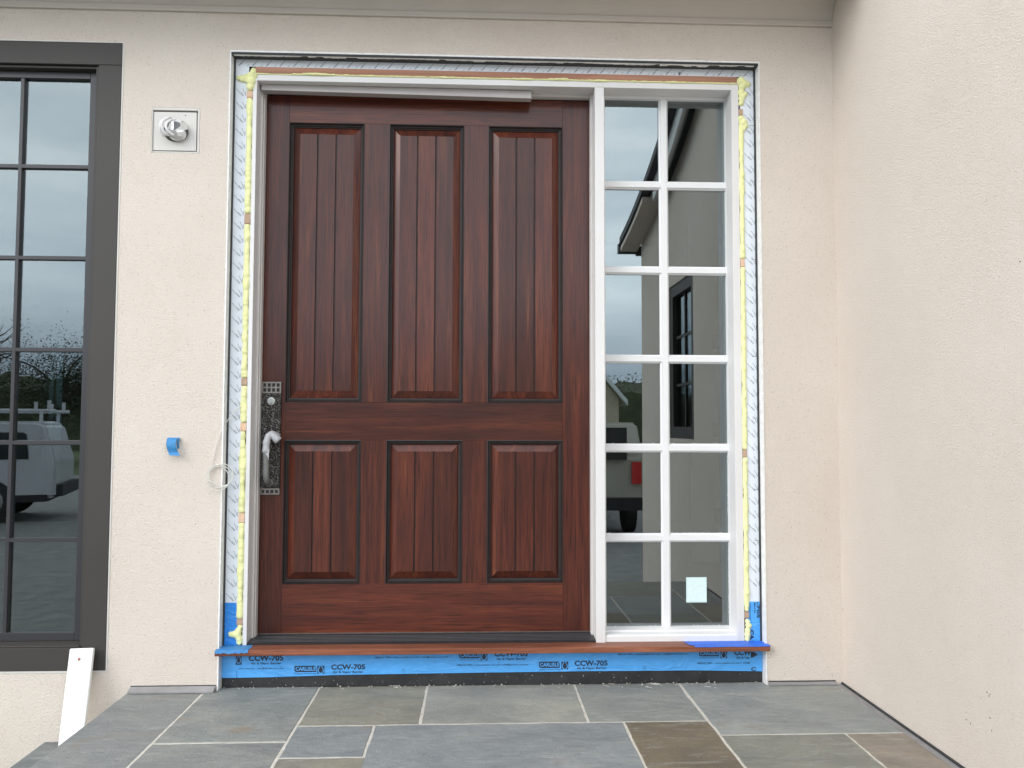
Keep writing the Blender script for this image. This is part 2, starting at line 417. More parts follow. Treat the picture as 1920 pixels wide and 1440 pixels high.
m.build('stucco_face', M['stucco'], house)
m = MB(); wall_holes(m, -5.2, 1.53, -.62, 3.6, [(-1.035, 1.14, -.7, 2.65), (WX0+.02, WX1-.02, WZ0+.02, WZ1-.02)], .056, .22)
m.build('sheathing', M['tar'], house)
# stop beads along the opening and the window
m = MB()
m.box(OX0-.002, OX0+.003, -.0025, .047, -.004, OZ1); m.box(OX1-.003, OX1+.002, -.0025, .047, -.004, OZ1)
m.box(OX0-.002, OX1+.002, -.003, .008, OZ1-.003, OZ1+.004)
m.build('stop_bead', M['bead'], house)
m = MB(); m.box(WX1-.001, WX1+.0045, -.002, .02, WZ0-.008, WZ1+.006); m.box(WX0, WX1-.001, -.002, .02, WZ1, WZ1+.005); m.box(WX0, WX1-.001, -.002, .02, WZ0-.008, WZ0)
m.build('window_bead', M['boxplate'], house)
m = MB(); m.box(OX0+.003, OX1-.003, .0, .05, OZ1-.012, OZ1-.0035); m.box(OX0+.003, OX0+.009, .040, .050, .172, OZ1-.012); m.box(OX1-.009, OX1-.003, .040, .050, .172, OZ1-.012)
m.build('sealant_band', M['tar'], house)
# torn white film along the head
m = MB(); x = OX0+.012; top = []
while x < OX1-.012:
    base_ = .015 + .010*noise.noise(Vector((x*4, 1, 0))); step_ = random.choice([0, 0, 0, -.010, .008]) if random.random() < .5 else 0
    w = random.uniform(.012, .06)
    for k in range(4): top.append((min(OX1-.012, x+w*k/4), max(.0025, base_+step_+random.uniform(-.002, .002))))
    x += w
for (xa, da), (xb, db) in zip(top, top[1:]):
    if xb > xa: m.quad((xa, .0, OZ1-.0135), (xb, .0, OZ1-.0135), (xb, db, OZ1-.0135), (xa, da, OZ1-.0135))
m.build('torn_film', M['bead'], house)

# eave over the door
ev = tag(empty('eave', (-1.5, -.2, 2.85)), 'taupe painted eave with a small moulding above the door', 'eave')
ext = lambda p, h: (h, p[0], p[1])
m = MB(); m.prism([(-.0005, 2.861), (-.012, 2.861), (-.014, 2.866), (-.014, 2.884), (-.010, 2.887), (-.0005, 2.887)], ext, -5.2, 1.529); m.build('bed_moulding', M['eave'], ev)
m = MB(); m.prism([(-.0005, 2.888), (-.006, 2.888), (-.012, 2.905), (-.022, 2.925), (-.037, 2.95), (-.060, 2.975), (-.09, 2.995), (-.10, 3.01), (-.0005, 3.01)], ext, -5.2, 1.529); m.build('crown_moulding', M['eave'], ev)
m = MB(); m.box(-5.2, 1.529, -.40, -.0005, 3.011, 3.03); m.build('soffit', M['eave'], ev)
m = MB(); m.box(-5.2, 1.529, -.42, -.40, 2.99, 3.17); m.build('fascia', M['fascia'], ev)
m = MB(); m.prism([(-.46, 3.18), (-.46, 3.22), (3.0, 5.3), (3.0, 5.2)], ext, -5.2, 1.529); m.build('roof', M['roofdark'], ev)

# wing wall on the right
SCUFF = [(-1.008, 0.278, 3), (-0.913, 0.155, 3), (-1.009, 0.176, 2), (0.008, 0.669, 1), (0.002, 0.303, 1), (-1.217, 1.571, 1)]
wing = tag(empty('wing_wall', (1.6, -2, -.6)), 'blank cream stucco side wall on the right, meeting the door wall in a corner', 'wall')
def wx(mb, holes):
    ys = sorted({-3.9, 0, *[h[0] for h in holes], *[h[1] for h in holes]}); zs = sorted({-.62, 2.92, *[h[2] for h in holes], *[h[3] for h in holes]})
    for i in range(len(ys)-1):
        for k in range(len(zs)-1):
            cy, cz = (ys[i]+ys[i+1])/2, (zs[k]+zs[k+1])/2
            if any(h[0] < cy < h[1] and h[2] < cz < h[3] for h in holes): continue
            mb.quad((1.53, ys[i], zs[k]), (1.53, ys[i+1], zs[k]), (1.53, ys[i+1], zs[k+1]), (1.53, ys[i], zs[k+1]))
    for a, c, e, f in holes:
        mb.quad((1.53, a, e), (1.65, a, e), (1.65, a, f), (1.53, a, f)); mb.quad((1.53, c, e), (1.65, c, e), (1.65, c, f), (1.53, c, f))
        mb.quad((1.53, a, e), (1.65, a, e), (1.65, c, e), (1.53, c, e)); mb.quad((1.53, a, f), (1.65, a, f), (1.65, c, f), (1.53, c, f))
GX0, GX1, GZ0, GZ1 = -2.80, -2.05, 1.0, 2.22
m = MB(); wx(m, [(GX0, GX1, GZ0, GZ1)])
rake = spline([(-4.1, 2.90), (-3.78, 2.945), (-3.36, 3.02), (-2.68, 3.19), (-2.1, 3.40), (-1.5, 3.72), (-.9, 4.13), (-.3, 4.60), (.2, 5.0)], 4)
up = [(p.x, p.y-.02) for p in rake if -3.9 < p.x < 0]
up = [(-3.9, 2.92)] + [q for q in up if q[1] > 2.921] + [(0, 4.82)]
m.add([(1.53, y, 2.92) for y, z in up] + [(1.53, y, z) for y, z in up], [(i, i+1, len(up)+i+1, len(up)+i) for i in range(len(up)-1)])
m.quad((1.53, -3.9, -.62), (6.5, -3.9, -.62), (6.5, -3.9, 2.92), (1.53, -3.9, 2.92))
m.build('stucco_face', M['stucco'], wing)
m = MB()
rnd = random.Random(11)
for y_, z_, q_ in SCUFF:
    for k in range(q_):
        yy, zz = y_+rnd.gauss(0, .008), z_+rnd.gauss(0, .010); a = rnd.uniform(0, 3.1); l_ = rnd.uniform(.002, .006); w_ = rnd.uniform(.0008, .002)
        c_, s2 = math.cos(a), math.sin(a)
        m.add([(1.5293, yy+l_*c_*u-w_*s2*v, zz+l_*s2*u+w_*c_*v) for u, v in ((-1, -.4), (0, -1), (1, -.3), (.8, .6), (-.2, 1))], [(0, 1, 2, 3, 4)])
m.build('scuff_marks', M['tar'], wing)
n = len(rake)
def rakestrip(x0, x1, lo, hi, ya=-9, yb=9):
    mb = MB(); vs = []; rk = [p for p in rake if ya <= p.x <= yb]; n = len(rk)
    for p in rk: vs += [(x0, p.x, p.y+lo), (x1, p.x, p.y+lo), (x1, p.x, p.y+hi), (x0, p.x, p.y+hi)]
    fs = []
    for i in range(n-1):
        for k in range(4): fs.append((4*i+k, 4*i+(k+1) % 4, 4*i+4+(k+1) % 4, 4*i+4+k))
    mb.add(vs, fs + [(0, 1, 2, 3), (4*n-4, 4*n-3, 4*n-2, 4*n-1)]); return mb
rakestrip(1.44, 1.528, -.055, -.03).build('rake_soffit', M['fascia'], wing)
rakestrip(1.415, 1.439, -.185, -.0285, -2.95).build('rake_board', M['fascia'], wing)
rakestrip(1.355, 6.5, -.028, .035).build('roof', M['roofdark'], wing)
rakestrip(1.50, 1.5285, -.10, -.056, -2.89).build('rake_moulding', M['roofdark'], wing)  # dark strip put in for the shadow line below the rake board
rakestrip(1.365, 1.5275, -.10, -.0565, -4.2, -2.9).build('eave_return', M['stucco'], wing)
m = MB(); m.box(1.352, 1.529, -4.20, -4.101, 2.795, 2.885); m.build('gutter_end', M['roofdark'], wing)
m = MB(); m.tube([(1.53, -4.16, 2.82), (6.4, -4.16, 2.82)], .05, 10); m.build('gutter', M['bronze'], wing)
ww = MB()
for a, c, e, f in ((GX0+.002, GX0+.09, GZ0+.002, GZ1-.002), (GX1-.09, GX1-.002, GZ0+.002, GZ1-.002)): ww.box(1.54, 1.60, a, c, e, f)
ww.box(1.54, 1.60, GX0+.09, GX1-.09, GZ1-.09, GZ1-.002); ww.box(1.54, 1.60, GX0+.09, GX1-.09, GZ0+.002, GZ0+.09)
ww.box(1.565, 1.585, (GX0+GX1)/2-.011, (GX0+GX1)/2+.011, GZ0+.09, GZ1-.09)
for z in (1.42, 1.80): ww.box(1.566, 1.586, GX0+.09, GX1-.09, z-.011, z+.011)
wf = ww.build('window', M['bronze'], wing)
m = MB(); m.box(1.575, 1.579, GX0+.09, GX1-.09, GZ0+.09, GZ1-.09); m.build('pane', M['winglass'], wf)
m = MB(); m.box(1.66, 1.70, GX0-.2, GX1+.2, GZ0-.2, GZ1+.2); m.build('blind', M['dark'], wf)

# base flashings
f1 = MB(); f1.prism([(-.0015, .004), (-.0015, .020), (-.006, .022), (-.034, .008), (-.034, .002)], ext, -1.447, -1.103)
f1.cm = 1; f1.box(-1.447, -1.103, -.0022, -.0005, .0205, .0245)  # dark strip paints in the gap shadow under the stucco edge
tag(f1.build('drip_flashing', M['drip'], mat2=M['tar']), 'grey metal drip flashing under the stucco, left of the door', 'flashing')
f2 = MB(); f2.prism([(-.0015, .002), (-.0015, .012), (-.02, .007), (-.02, .002)], ext, 1.207, 1.497)
f2.cm = 1; f2.box(1.207, 1.497, -.0022, -.0005, .0122, .0165)  # same painted gap shadow, right of the door
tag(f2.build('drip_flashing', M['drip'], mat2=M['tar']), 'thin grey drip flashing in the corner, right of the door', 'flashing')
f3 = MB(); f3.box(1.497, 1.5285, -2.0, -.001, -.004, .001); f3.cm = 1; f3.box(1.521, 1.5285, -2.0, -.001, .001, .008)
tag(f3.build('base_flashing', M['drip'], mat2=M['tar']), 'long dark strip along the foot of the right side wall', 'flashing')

# ------------------------------------------------------------------ dark window on the left
win = tag(empty('casement_window', (-2.2, .05, .087)), 'tall dark bronze window with a grid of panes, left of the door', 'window')
m = MB()
m.box(WX1-.098, WX1-.0015, -.004, .03, WZ0+.001, WZ1-.098); m.box(WX0+.0015, WX0+.098, -.004, .03, WZ0+.001, WZ1-.098)
m.box(WX0+.0015, WX1-.0015, -.005, .03, WZ1-.0975, WZ1-.003); m.box(WX0+.0985, WX1-.0985, -.004, .03, WZ0+.001, WZ0+.094)
m.build('casing', M['bronze'], win, bevel=.0015)
sx0, sx1, sz0, sz1 = WX0+.1, WX1-.1, WZ0+.096, WZ1-.1
m = MB()
m.box(sx1-.012, sx1, .006, .075, sz0, sz1); m.box(sx0, sx0+.012, .006, .075, sz0, sz1); m.box(sx0+.012, sx1-.012, .010, .075, sz1-.010, sz1)
m.prism([(.0, sz0-.001), (.0, sz0+.004), (.04, sz0+.014), (.075, sz0+.014), (.075, sz0-.001)], ext, sx0+.012, sx1-.012)
m.build('jamb', M['bronze'], win, bevel=.001)
gx1, gx0, gz0, gz1 = -1.7005, -2.706, .232, 2.578
m = MB(); m.box(gx1, sx1-.0125, .042, .075, sz0+.0145, sz1-.011); m.box(sx0+.0125, gx0, .042, .075, sz0+.0145, sz1-.011)
m.box(gx0, gx1, .0425, .075, gz1, sz1-.0115); m.box(gx0, gx1, .0425, .075, sz0+.0145, gz0)
m.build('sash', M['sashbronze'], win, bevel=.0015)
zr = [2.196, 1.802, 1.410, 1.018, .612]; xr = [-1.9865, -2.34]
def bar_prof(w, y0, y1): return [(-w/2, y1), (-w*.36, y0), (w*.36, y0), (w/2, y1)]
for z in zr:
    m = MB(); m.prism(bar_prof(.021, .047, .0632), lambda p, h, z=z: (h, p[1], z+p[0]), gx0, gx1); m.build('glazing_bar', M['sashbronze'], win)
for x in xr:
    m = MB(); m.prism(bar_prof(.0195, .0462, .0634), lambda p, h, x=x: (x+p[0], p[1], h), gz0, gz1); m.build('glazing_bar', M['sashbronze'], win)
zz = [gz1]+zr+[gz0]; xx = [gx1]+xr+[gx0]
for i in range(6):
    for k in range(3):
        m = MB(); m.box(xx[k+1]-.002, xx[k]+.002, .0636, .0666, zz[i+1]-.002, zz[i]+.002)
        if k < 2: m.build('pane', M['winglass'], win)
        else: m.build('pane', M['winglass'], win)

# ------------------------------------------------------------------ white frame of door and sidelight
SILL = .171
fr = tag(empty('door_frame', (.06, .1, SILL)), 'white primed frame holding the wooden door and its sidelight', 'door frame')
JZ0, JZ1 = 2.590, 2.618
m = MB(); m.box(-1.0125, -.9945, .048, .20, SILL+.0005, JZ1); m.build('jamb', M['white'], fr, bevel=.0012)
m = MB(); m.box(1.0915, 1.1235, .048, .20, SILL+.0005, JZ1); m.build('jamb', M['white'], fr, bevel=.0012)
m = MB(); m.box(-.9944, 1.0914, .0482, .20, JZ0, JZ1); m.build('head', M['white'], fr, bevel=.0012)
m = MB(); m.box(.4800, .5205, .044, .20, SILL-.004, JZ0-.0003); m.box(.4855, .5150, .0425, .05, JZ0-.0003, JZ0+.012); m.build('mullion', M['white'], fr, bevel=.0012)
m = MB(); m.box(-.9944, -.9855, .118, .165, SILL+.008, JZ0-.0005); m.box(-.9854, -.9805, .132, .166, SILL+.012, JZ0-.0005)
m.box(.4705, .4798, .125, .165, SILL+.012, JZ0-.0005); m.box(-.9800, .4700, .132, .165, JZ0-.0125, JZ0-.0005)
m.build('stop', M['trimgrey'], fr, bevel=.001)
m = MB(); m.add([(-.985, .082, 2.562), (.202, .082, 2.548), (.202, .125, 2.548), (-.985, .125, 2.562), (-.985, .082, 2.5895), (.202, .090, 2.586), (.202, .125, 2.586), (-.985, .125, 2.5895)],
              [(0,1,2,3),(4,7,6,5),(0,4,5,1),(1,5,6,2),(2,6,7,3),(3,7,4,0)])
m.build('stop_strip', M['weather'], fr, bevel=.001)

# ------------------------------------------------------------------ sidelight
sd = tag(empty('sidelight', (.81, .14, SILL)), 'white sidelight of twelve glass panes, right of the wooden door', 'window')
m = MB()
m.box(.5206, .5385, .135, .185, .2126, JZ0-.0126); m.box(.5206, 1.0913, .134, .185, JZ0-.0125, JZ0-.0004)
m.box(1.0895, 1.0913, .134, .185, .2126, JZ0-.0126)
m.prism([(.0485, SILL+.0005), (.0485, .196), (.056, .2005), (.098, .2035), (.10, .2085), (.139, .2125), (.185, .2125), (.185, SILL+.0005)], ext, .5206, 1.0913)
m.build('sash', M['whitesash'], sd, bevel=.0008)
hz = [2.184, 1.795, 1.3945, .997, .6003]; vx = .807
def mprof(w): return [(-w/2, .1575), (-w/2, .150), (-w*.33, .144), (-w*.30, .1385), (w*.30, .1385), (w*.33, .144), (w/2, .150), (w/2, .1575)]
for z in hz:
    m = MB(); m.prism(mprof(.0385), lambda p, h, z=z: (h, p[1], z+p[0]), .5386, 1.0894); m.build('muntin', M['whitesash'], sd)
m = MB(); m.prism(mprof(.0415), lambda p, h: (vx+p[0], p[1]-.0012, h), .2126, 2.5774); m.build('muntin', M['whitesash'], sd)
ez = [2.5774]+hz+[.2126]
for i in range(6):
    for a, c in ((.5386, vx), (vx, 1.0894)):
        m = MB(); m.box(a, c, .1578, .1608, ez[i+1], ez[i]); m.build('pane', M['glass'], sd)
# crumbs of glazing putty left on the panes
m = MB()
for i in range(46):
    z = random.choice(hz[3:]+[.2126]); up_ = random.random() < .7
    x = random.uniform(.83, 1.085) if random.random() < .75 else random.uniform(.545, .78)
    zc = z + (.0205 if up_ else -.0205); s_ = random.uniform(.0012, .0028)
    if z < .22: zc = .2135
    m.lathe([(s_*.3, -s_), (s_, 0), (s_*.3, s_)], (x, .1565, zc), (0, 0, 1), 6)
for i in range(30):
    z = random.uniform(.25, .55) if random.random() < .6 else random.uniform(.62, .98); s_ = random.uniform(.0012, .0024)
    m.lathe([(s_*.3, -s_), (s_, 0), (s_*.3, s_)], (1.0885, .1565, z), (0, 0, 1), 6)
m.build('putty_crumbs', M['whitesash'], sd)['kind'] = 'stuff'
m = MB(); m.box(.8985, .9905, .1570, .1576, .3135, .4240)
stk = tag(m.build('paper_label', M['sticker'], bevel=.0002), 'pale green square label stuck on the lowest right pane of the sidelight', 'label')
m = MB(); m.box(.9035, .9855, .1566, .1569, .3185, .4190); m.build('backing', plain('paler_label_face', (.66, .79, .78), .6, .05, 90), stk)

# ------------------------------------------------------------------ threshold and wooden sill
th = MB(); prof = [(.050, SILL+.0006), (.050, SILL+.006)]
for k in range(6):
    y = .053 + k*.018; z = SILL+.008+k*.0012
    prof += [(y, z), (y+.010, z+.0008), (y+.0115, z-.002), (y+.0165, z-.002)]
prof += [(.168, SILL+.016), (.19, SILL+.016), (.19, SILL+.0006)]
th.prism(prof, ext, -.9943, .4798)
tag(th.build('threshold', M['black']), 'black ridged threshold under the wooden door', 'threshold')
sl_ = MB(); sl_.box(OX0+.0032, OX1-.0032, -.0, .19, .148, SILL); sl_.box(OX0-.006, OX1+.006, -.031, -.0001, .1478, SILL)
tag(sl_.build('wooden_sill', M['sillwood'], bevel=.0018), 'long reddish brown wooden sill board beneath door and sidelight', 'sill')

# ------------------------------------------------------------------ front door
DY = .17
door = tag(empty('front_door', (-.25, DY, .185)), 'dark mahogany six panel front door with a bronze handle plate', 'door')
PX = [(-.880, -.545), (-.433, -.097), (.013, .350)]; PZ = [(1.197, 2.452), (.402, 1.029)]
DZ0, DZ1, DX0, DX1 = .1885, 2.576, -.991, .4755
def bx(name, x0, x1, z0, z1, mat, k):
    m = MB(); m.cur = k; m.box(x0, x1, DY, DY+.045, z0, z1); return m.build(name, M[mat], door, bevel=.0007)
bx('stile', DX0, PX[0][0], DZ0, DZ1, 'mah_v', .11); bx('stile', PX[2][1], DX1, DZ0, DZ1, 'mah_v', .42)
bx('rail', PX[0][0], PX[2][1], 2.452, DZ1, 'mah_h', .23); bx('rail', PX[0][0], PX[2][1], 1.029, 1.197, 'mah_h', .54); bx('rail', PX[0][0], PX[2][1], DZ0, .402, 'mah_h', .77)
for z0, z1 in PZ:
    bx('mullion', PX[0][1], PX[1][0], z0, z1, 'mah_v', .31+z0*.1); bx('mullion', PX[1][1], PX[2][0], z0, z1, 'mah_v', .66+z0*.1)
def ring(m, x0, x1, z0, z1, steps):   # steps: (inset, y)
    vs = []
    for i, y in steps: vs += [(x0+i, y, z0+i), (x1-i, y, z0+i), (x1-i, y, z1-i), (x0+i, y, z1-i)]
    fs = [(4*i+k, 4*i+(k+1) % 4, 4*i+4+(k+1) % 4, 4*i+4+k) for i in range(len(steps)-1) for k in range(4)]
    m.add(vs, fs)
for z0, z1 in PZ:
    for x0, x1 in PX:
        m = MB(); ring(m, x0, x1, z0, z1, [(-.0006, DY+.003), (-.0006, DY-.0015), (.003, DY-.0028), (.0055, DY+.001), (.0062, DY+.007), (.010, DY+.0062), (.013, DY+.0085), (.0142, DY+.014), (.0175, DY+.0145), (.0185, DY+.021)])
        mo = m.build('panel_moulding', M['glaze'], door)
        m = MB(); e = .0178; f = .048; fx0, fx1, fz0, fz1 = x0+f, x1-f, z0+f+.002, z1-f-.002
        yo, yi, yf = DY+.0205, DY+.0075, DY+.0055
        m.cur = random.random()
        m.quad((x0+e, yo, z1-e), (x1-e, yo, z1-e), (fx1, yi, fz1), (fx0, yi, fz1)); m.cur = random.random()
        m.quad((x0+e, yo, z0+e), (fx0, yi, fz0), (fx1, yi, fz0), (x1-e, yo, z0+e)); m.cur = random.random()
        m.quad((x0+e, yo, z0+e), (x0+e, yo, z1-e), (fx0, yi, fz1), (fx0, yi, fz0)); m.cur = random.random()
        m.quad((x1-e, yo, z0+e), (fx1, yi, fz0), (fx1, yi, fz1), (x1-e, yo, z1-e))
        # lip between bevel and raised field
        m.quad((fx0, yi, fz1), (fx1, yi, fz1), (fx1, yf, fz1), (fx0, yf, fz1)); m.quad((fx0, yi, fz0), (fx0, yf, fz0), (fx1, yf, fz0), (fx1, yi, fz0))
        m.quad((fx0, yi, fz0), (fx0, yi, fz1), (fx0, yf, fz1), (fx0, yf, fz0)); m.quad((fx1, yi, fz0), (fx1, yf, fz0), (fx1, yf, fz1), (fx1, yi, fz1))
        wv = .0072; w3 = (fx1-fx0-2*wv)/3
        for k in range(3):
            m.cur = random.random(); a = fx0+k*(w3+wv)
            m.quad((a, yf, fz0), (a+w3, yf, fz0), (a+w3, yf, fz1), (a, yf, fz1))
        pn = m.build('panel', M['mah_v'], door)
        m = MB()
        for k in range(2):
            a = fx0+(k+1)*w3+k*wv
            m.add([(a, yf, fz0), (a+wv*.25, yf+.005, fz0), (a+wv*.75, yf+.005, fz0), (a+wv, yf, fz0), (a, yf, fz1), (a+wv*.25, yf+.005, fz1), (a+wv*.75, yf+.005, fz1), (a+wv, yf, fz1)], [(0, 1, 5, 4), (1, 2, 6, 5), (2, 3, 7, 6)])
        m.build('groove', M['groove'], pn)
m = MB(); m.box(DX0+.004, DX1-.002, DY-.003, DY+.04, .1865, .1905); m.build('door_sweep', M['pewter'], door)

# handle plate
hp = MB(); PX0, PX1 = -.979, -.8945
hp.box(PX0, PX1, .158, DY-.0005, .8185, 1.2335); plate = hp.build('lock_plate', M['hammer'], door, bevel=.002)
m = MB()
def lattice(z0, z1, rows):
    m.box(PX0, PX1, .164, DY-.0005, z0, z1)
    bw = .0068; nc = 4; cw = (PX1-PX0-bw*(nc+1))/nc; ch = (z1-z0-bw*(rows+1))/rows
    for r in range(rows+1): m.box(PX0, PX1, .1572, .1638, z0+r*(ch+bw), z0+r*(ch+bw)+bw)
    for c in range(nc+1):
        for r in range(rows): m.box(PX0+c*(cw+bw), PX0+c*(cw+bw)+bw, .1573, .1638, z0+r*(ch+bw)+bw+.0001, z0+(r+1)*(ch+bw)-.0001)
lattice(1.2340, 1.2845, 2); lattice(.7905, .8180, 1)
m.build('grille', M['pewter'], plate)
m = MB()
for z0, z1 in ((1.2350, 1.2835), (.7915, .8170)): m.box(PX0+.003, PX1-.003, .1634, .1639, z0, z1)
m.build('grille_backing', M['dark'], plate)
m = MB(); m.lathe([(.0185, 0), (.0185, .006), (.0165, .0085), (.012, .009), (.0, .009)], (-.9355, .158, 1.199), (0, -1, 0), 28)
cyl = m.build('lock_cylinder', M['steel'], plate, smooth=False)
m = MB(); m.box(-.9368, -.9342, .1483, .1488, 1.188, 1.196); m.build('keyhole', M['dark'], plate)
grip = spline([(-.9390, .160, .842), (-.9395, .122, .852), (-.9400, .106, .875), (-.9405, .102, .93), (-.9405, .100, .985), (-.9395, .101, 1.020), (-.933, .107, 1.045), (-.921, .120, 1.055), (-.913, .140, 1.050), (-.912, .160, 1.046)], 5)
m = MB(); m.tube(grip, .0132, 12); m.lathe([(.017, 0), (.017, .004), (.012, .008)], (-.939, .158, .842), (0, -1, 0), 16); m.lathe([(.020, 0), (.019, .006), (.012, .009)], (-.912, .158, 1.046), (0, -1, 0), 16)
m.build('handle', M['griptape'], plate, smooth=True)
wp = [p for p in grip if p.z > .972]
k = len(wp); m = MB(); m.tube([p+Vector((0, -.001, 0)) for p in wp], [.0148+.0008*math.sin(i*1.3) for i in range(k)], 14)
m.add([(-.9555, .0865, .990), (-.925, .0865, .990), (-.9265, .087, .945), (-.933, .0865, .962), (-.943, .0862, .976)], [(0, 1, 2, 3, 4)])
m.tube([(-.926, .112, 1.052), (-.914, .114, 1.046), (-.900, .117, 1.034), (-.8925, .119, 1.026)], [.0142, .0162, .0178, .0188], 14)
m.build('handle_wrap', M['wrap'], plate, smooth=True)

# ------------------------------------------------------------------ white flashing film round the opening
def slash(mb, y, ax, az, bx_, bz, t, x0=-9, x1=9):
    ax, bx_ = min(max(ax, x0), x1), min(max(bx_, x0), x1); d = Vector((bx_-ax, bz-az))
    if d.length < .002: return
    q = Vector((-d.y, d.x)).normalized()*t/2
    mb.quad((ax-q.x, y, az-q.y), (bx_-q.x, y, bz-q.y), (bx_+q.x, y, bz+q.y), (ax+q.x, y, az+q.y))
def hatch_v(mb, x0, x1, z0, z1, y, pitch=.0585):
    z = z1-.02
    while z > z0+.04:
        for ax, az, bx_, bz, t in ((.004, 0, .034, -.033, .0012), (.0225, -.0155, .0365, -.031, .0013), (.031, .002, .060, -.030, .0012), (.0475, -.010, .060, -.0238, .0013)):
            slash(mb, y, x0+ax, z+az, x0+bx_, z+bz, t, x0, x1)
        z -= pitch
def film(name, x0, x1, z0, z1, label, printer, vert=True):
    o = MB()
    if vert:
        nz = 40; vs = []; fs = []
        for i in range(nz+1):
            z = z0+(z1-z0)*i/nz; d = .0012*noise.noise(Vector((x0*3, 0, z*3)))
            vs += [(x0, .0500+d*.2, z), (x1, .0500-d*.2, z)]
        o.add(vs, [(2*i, 2*i+1, 2*i+3, 2*i+2) for i in range(nz)])
    else: o.quad((x0, .0500, z0), (x1, .0500, z0), (x1, .0500, z1), (x0, .0500, z1))
    o.cm = 1; printer(o)
    return tag(o.build(name, M['membrane'], mat2=M['ink']), label, 'flashing', 'white printed flashing strips round the door')
FZ = .347
def pr_left(m): hatch_v(m, OX0+.009, -1.042, FZ, 2.63, .0488)
def pr_right(m):
    hatch_v(m, 1.143, OX1-.0095, .338, 2.62, .0488)
    for z in (2.43, 2.18, 1.83, 1.40, 1.13, .82, .60): m.quad((1.172, .0488, z), (OX1-.0095, .0488, z), (OX1-.0095, .0488, z+.0016), (1.172, .0488, z+.0016))
def pr_top(m):
    x = OX0+.02
    while x < OX1-.05:
        if not .0 < x-.875 < .075:
            for ax, az, bx_, bz, t in ((x, 2.6545, x+.026, 2.680, .0012), (x+.0035, 2.6545, x+.0155, 2.666, .0013), (x+.037, 2.653, x+.045, 2.661, .0012)):
                slash(m, .0488, ax, az, bx_, bz, t)
        x += .0585
    for i in range(7): m.quad((.855+i*.0011, .0488, 2.6535), (.8556+i*.0011, .0488, 2.6535), (.8556+i*.0011, .0488, 2.668), (.855+i*.0011, .0488, 2.668))
film('flashing_film', OX0+.009, -1.030, FZ, 2.651, 'white printed flashing strip down the left side of the door', pr_left)
film('flashing_film', 1.130, OX1-.009, .338, 2.661, 'white printed flashing strip down the right side of the sidelight', pr_right)
film('flashing_film', OX0+.009, OX1-.009, 2.6512, OZ1-.0125, 'white printed flashing strip along the top of the door', pr_top, False)

# ------------------------------------------------------------------ blue barrier film with its lettering
def textmesh(body, rect, y, bold=.0, spacing=1.0):
    cu = bpy.data.curves.new('lettering', 'FONT'); cu.body = body; cu.size = 1; cu.offset = bold; cu.space_character = spacing; cu.resolution_u = 3
    o = bpy.data.objects.new('lettering', cu); COL.objects.link(o)
    bpy.context.view_layer.update()
    me = bpy.data.meshes.new_from_object(o.evaluated_get(bpy.context.evaluated_depsgraph_get()))
    vs = [v.co.copy() for v in me.vertices]; fs = [list(p.vertices) for p in me.polygons]
    bpy.data.objects.remove(o); bpy.data.curves.remove(cu); bpy.data.meshes.remove(me)
    x0 = min(v.x for v in vs); x1 = max(v.x for v in vs); z0 = min(v.y for v in vs); z1 = max(v.y for v in vs)
    X0, X1, Z0, Z1 = rect
    return [(X0+(v.x-x0)/(x1-x0)*(X1-X0), y, Z0+(v.y-z0)/(z1-z0)*(Z1-Z0)) for v in vs], fs
YT = .0400
tape = MB()
bot = [(-1.092, .040), (-.90, .041), (-.60, .0475), (-.30, .0495), (-.015, .051), (.436, .0525), (.89, .0515), (1.1965, .0445)]
nb = len(bot)
tape.add([(x, YT, z) for x, z in bot] + [(x, YT, .1475) for x, z in bot], [(i, i+1, nb+i+1, nb+i) for i in range(nb-1)])
tp = tag(tape.build('barrier_film', M['bluefilm']), 'blue printed barrier film along the foot of the door, below the wooden sill', 'barrier film')
let = MB(); logo = MB(); logolet = MB(); yL = YT-.0008
def drop(cx, z0, z1, w, half=True):
    global logo, logolet
    logo, logolet = MB(), MB(); h = z1-z0; logo.box(cx-w/2, cx+w/2, yL-.0002, yL, z0, z0+h*.82)
    def shape(mb, s, y):
        c = (cx, z0+h*.36); pts = []
        for a in range(0, 21):
            t = a/20*2*math.pi; r = w*.34*s
            px = c[0]+r*math.sin(t)*(1 if math.cos(t) < .2 else max(.0, 1-(math.cos(t)-.2)*1.0)); pz = c[1]-r*1.25*-math.cos(t)
            if math.cos(t) > .2: pz = c[1]+r*1.25*.2+(math.cos(t)-.2)*h*.62*s
            pts.append((px, y, pz))
        mb.add(pts[:-1], [tuple(range(20))])
    shape(logolet, 1.25, yL-.0004); shape(logo, .92, yL-.0006)
    lg = logo.build('logo', M['inkblue'], tp); logolet.build('logo_outline', M['bluefilm'], lg)
def carl(x0, x1, z0, z1):
    logo, logolet = MB(), MB(); b_ = .12*(z1-z0)
    logo.prism([(x0+b_*2, z0), (x1, z0), (x1, z1-b_*3), (x1-b_*2, z1), (x0, z1), (x0, z0+b_*2)], lambda p, h: (p[0], h, p[1]), yL-.0002, yL)
    v, f = textmesh('CARLISLE', (x0+(x1-x0)*.05, x1-(x1-x0)*.02, z0+(z1-z0)*.22, z1-(z1-z0)*.16), yL-.0005, .03); logolet.add(v, f)
    lg = logo.build('logo', M['inkblue'], tp); logolet.build('logo_letters', M['bluefilm'], lg)
def T(s, r, bold=.02):
    v, f = textmesh(s, r, yL, bold); mb = MB(); mb.add(v, f); mb.build('lettering', M['inkblue'], tp)
CC, AV, WEB, TG = 'CCW-705', 'Air & Vapor Barrier', '888.537.7892 \u2022 www.carlisle-ccw.com \u2022 info@carlisle-ccw.com', 'Coatings & Waterproofing'
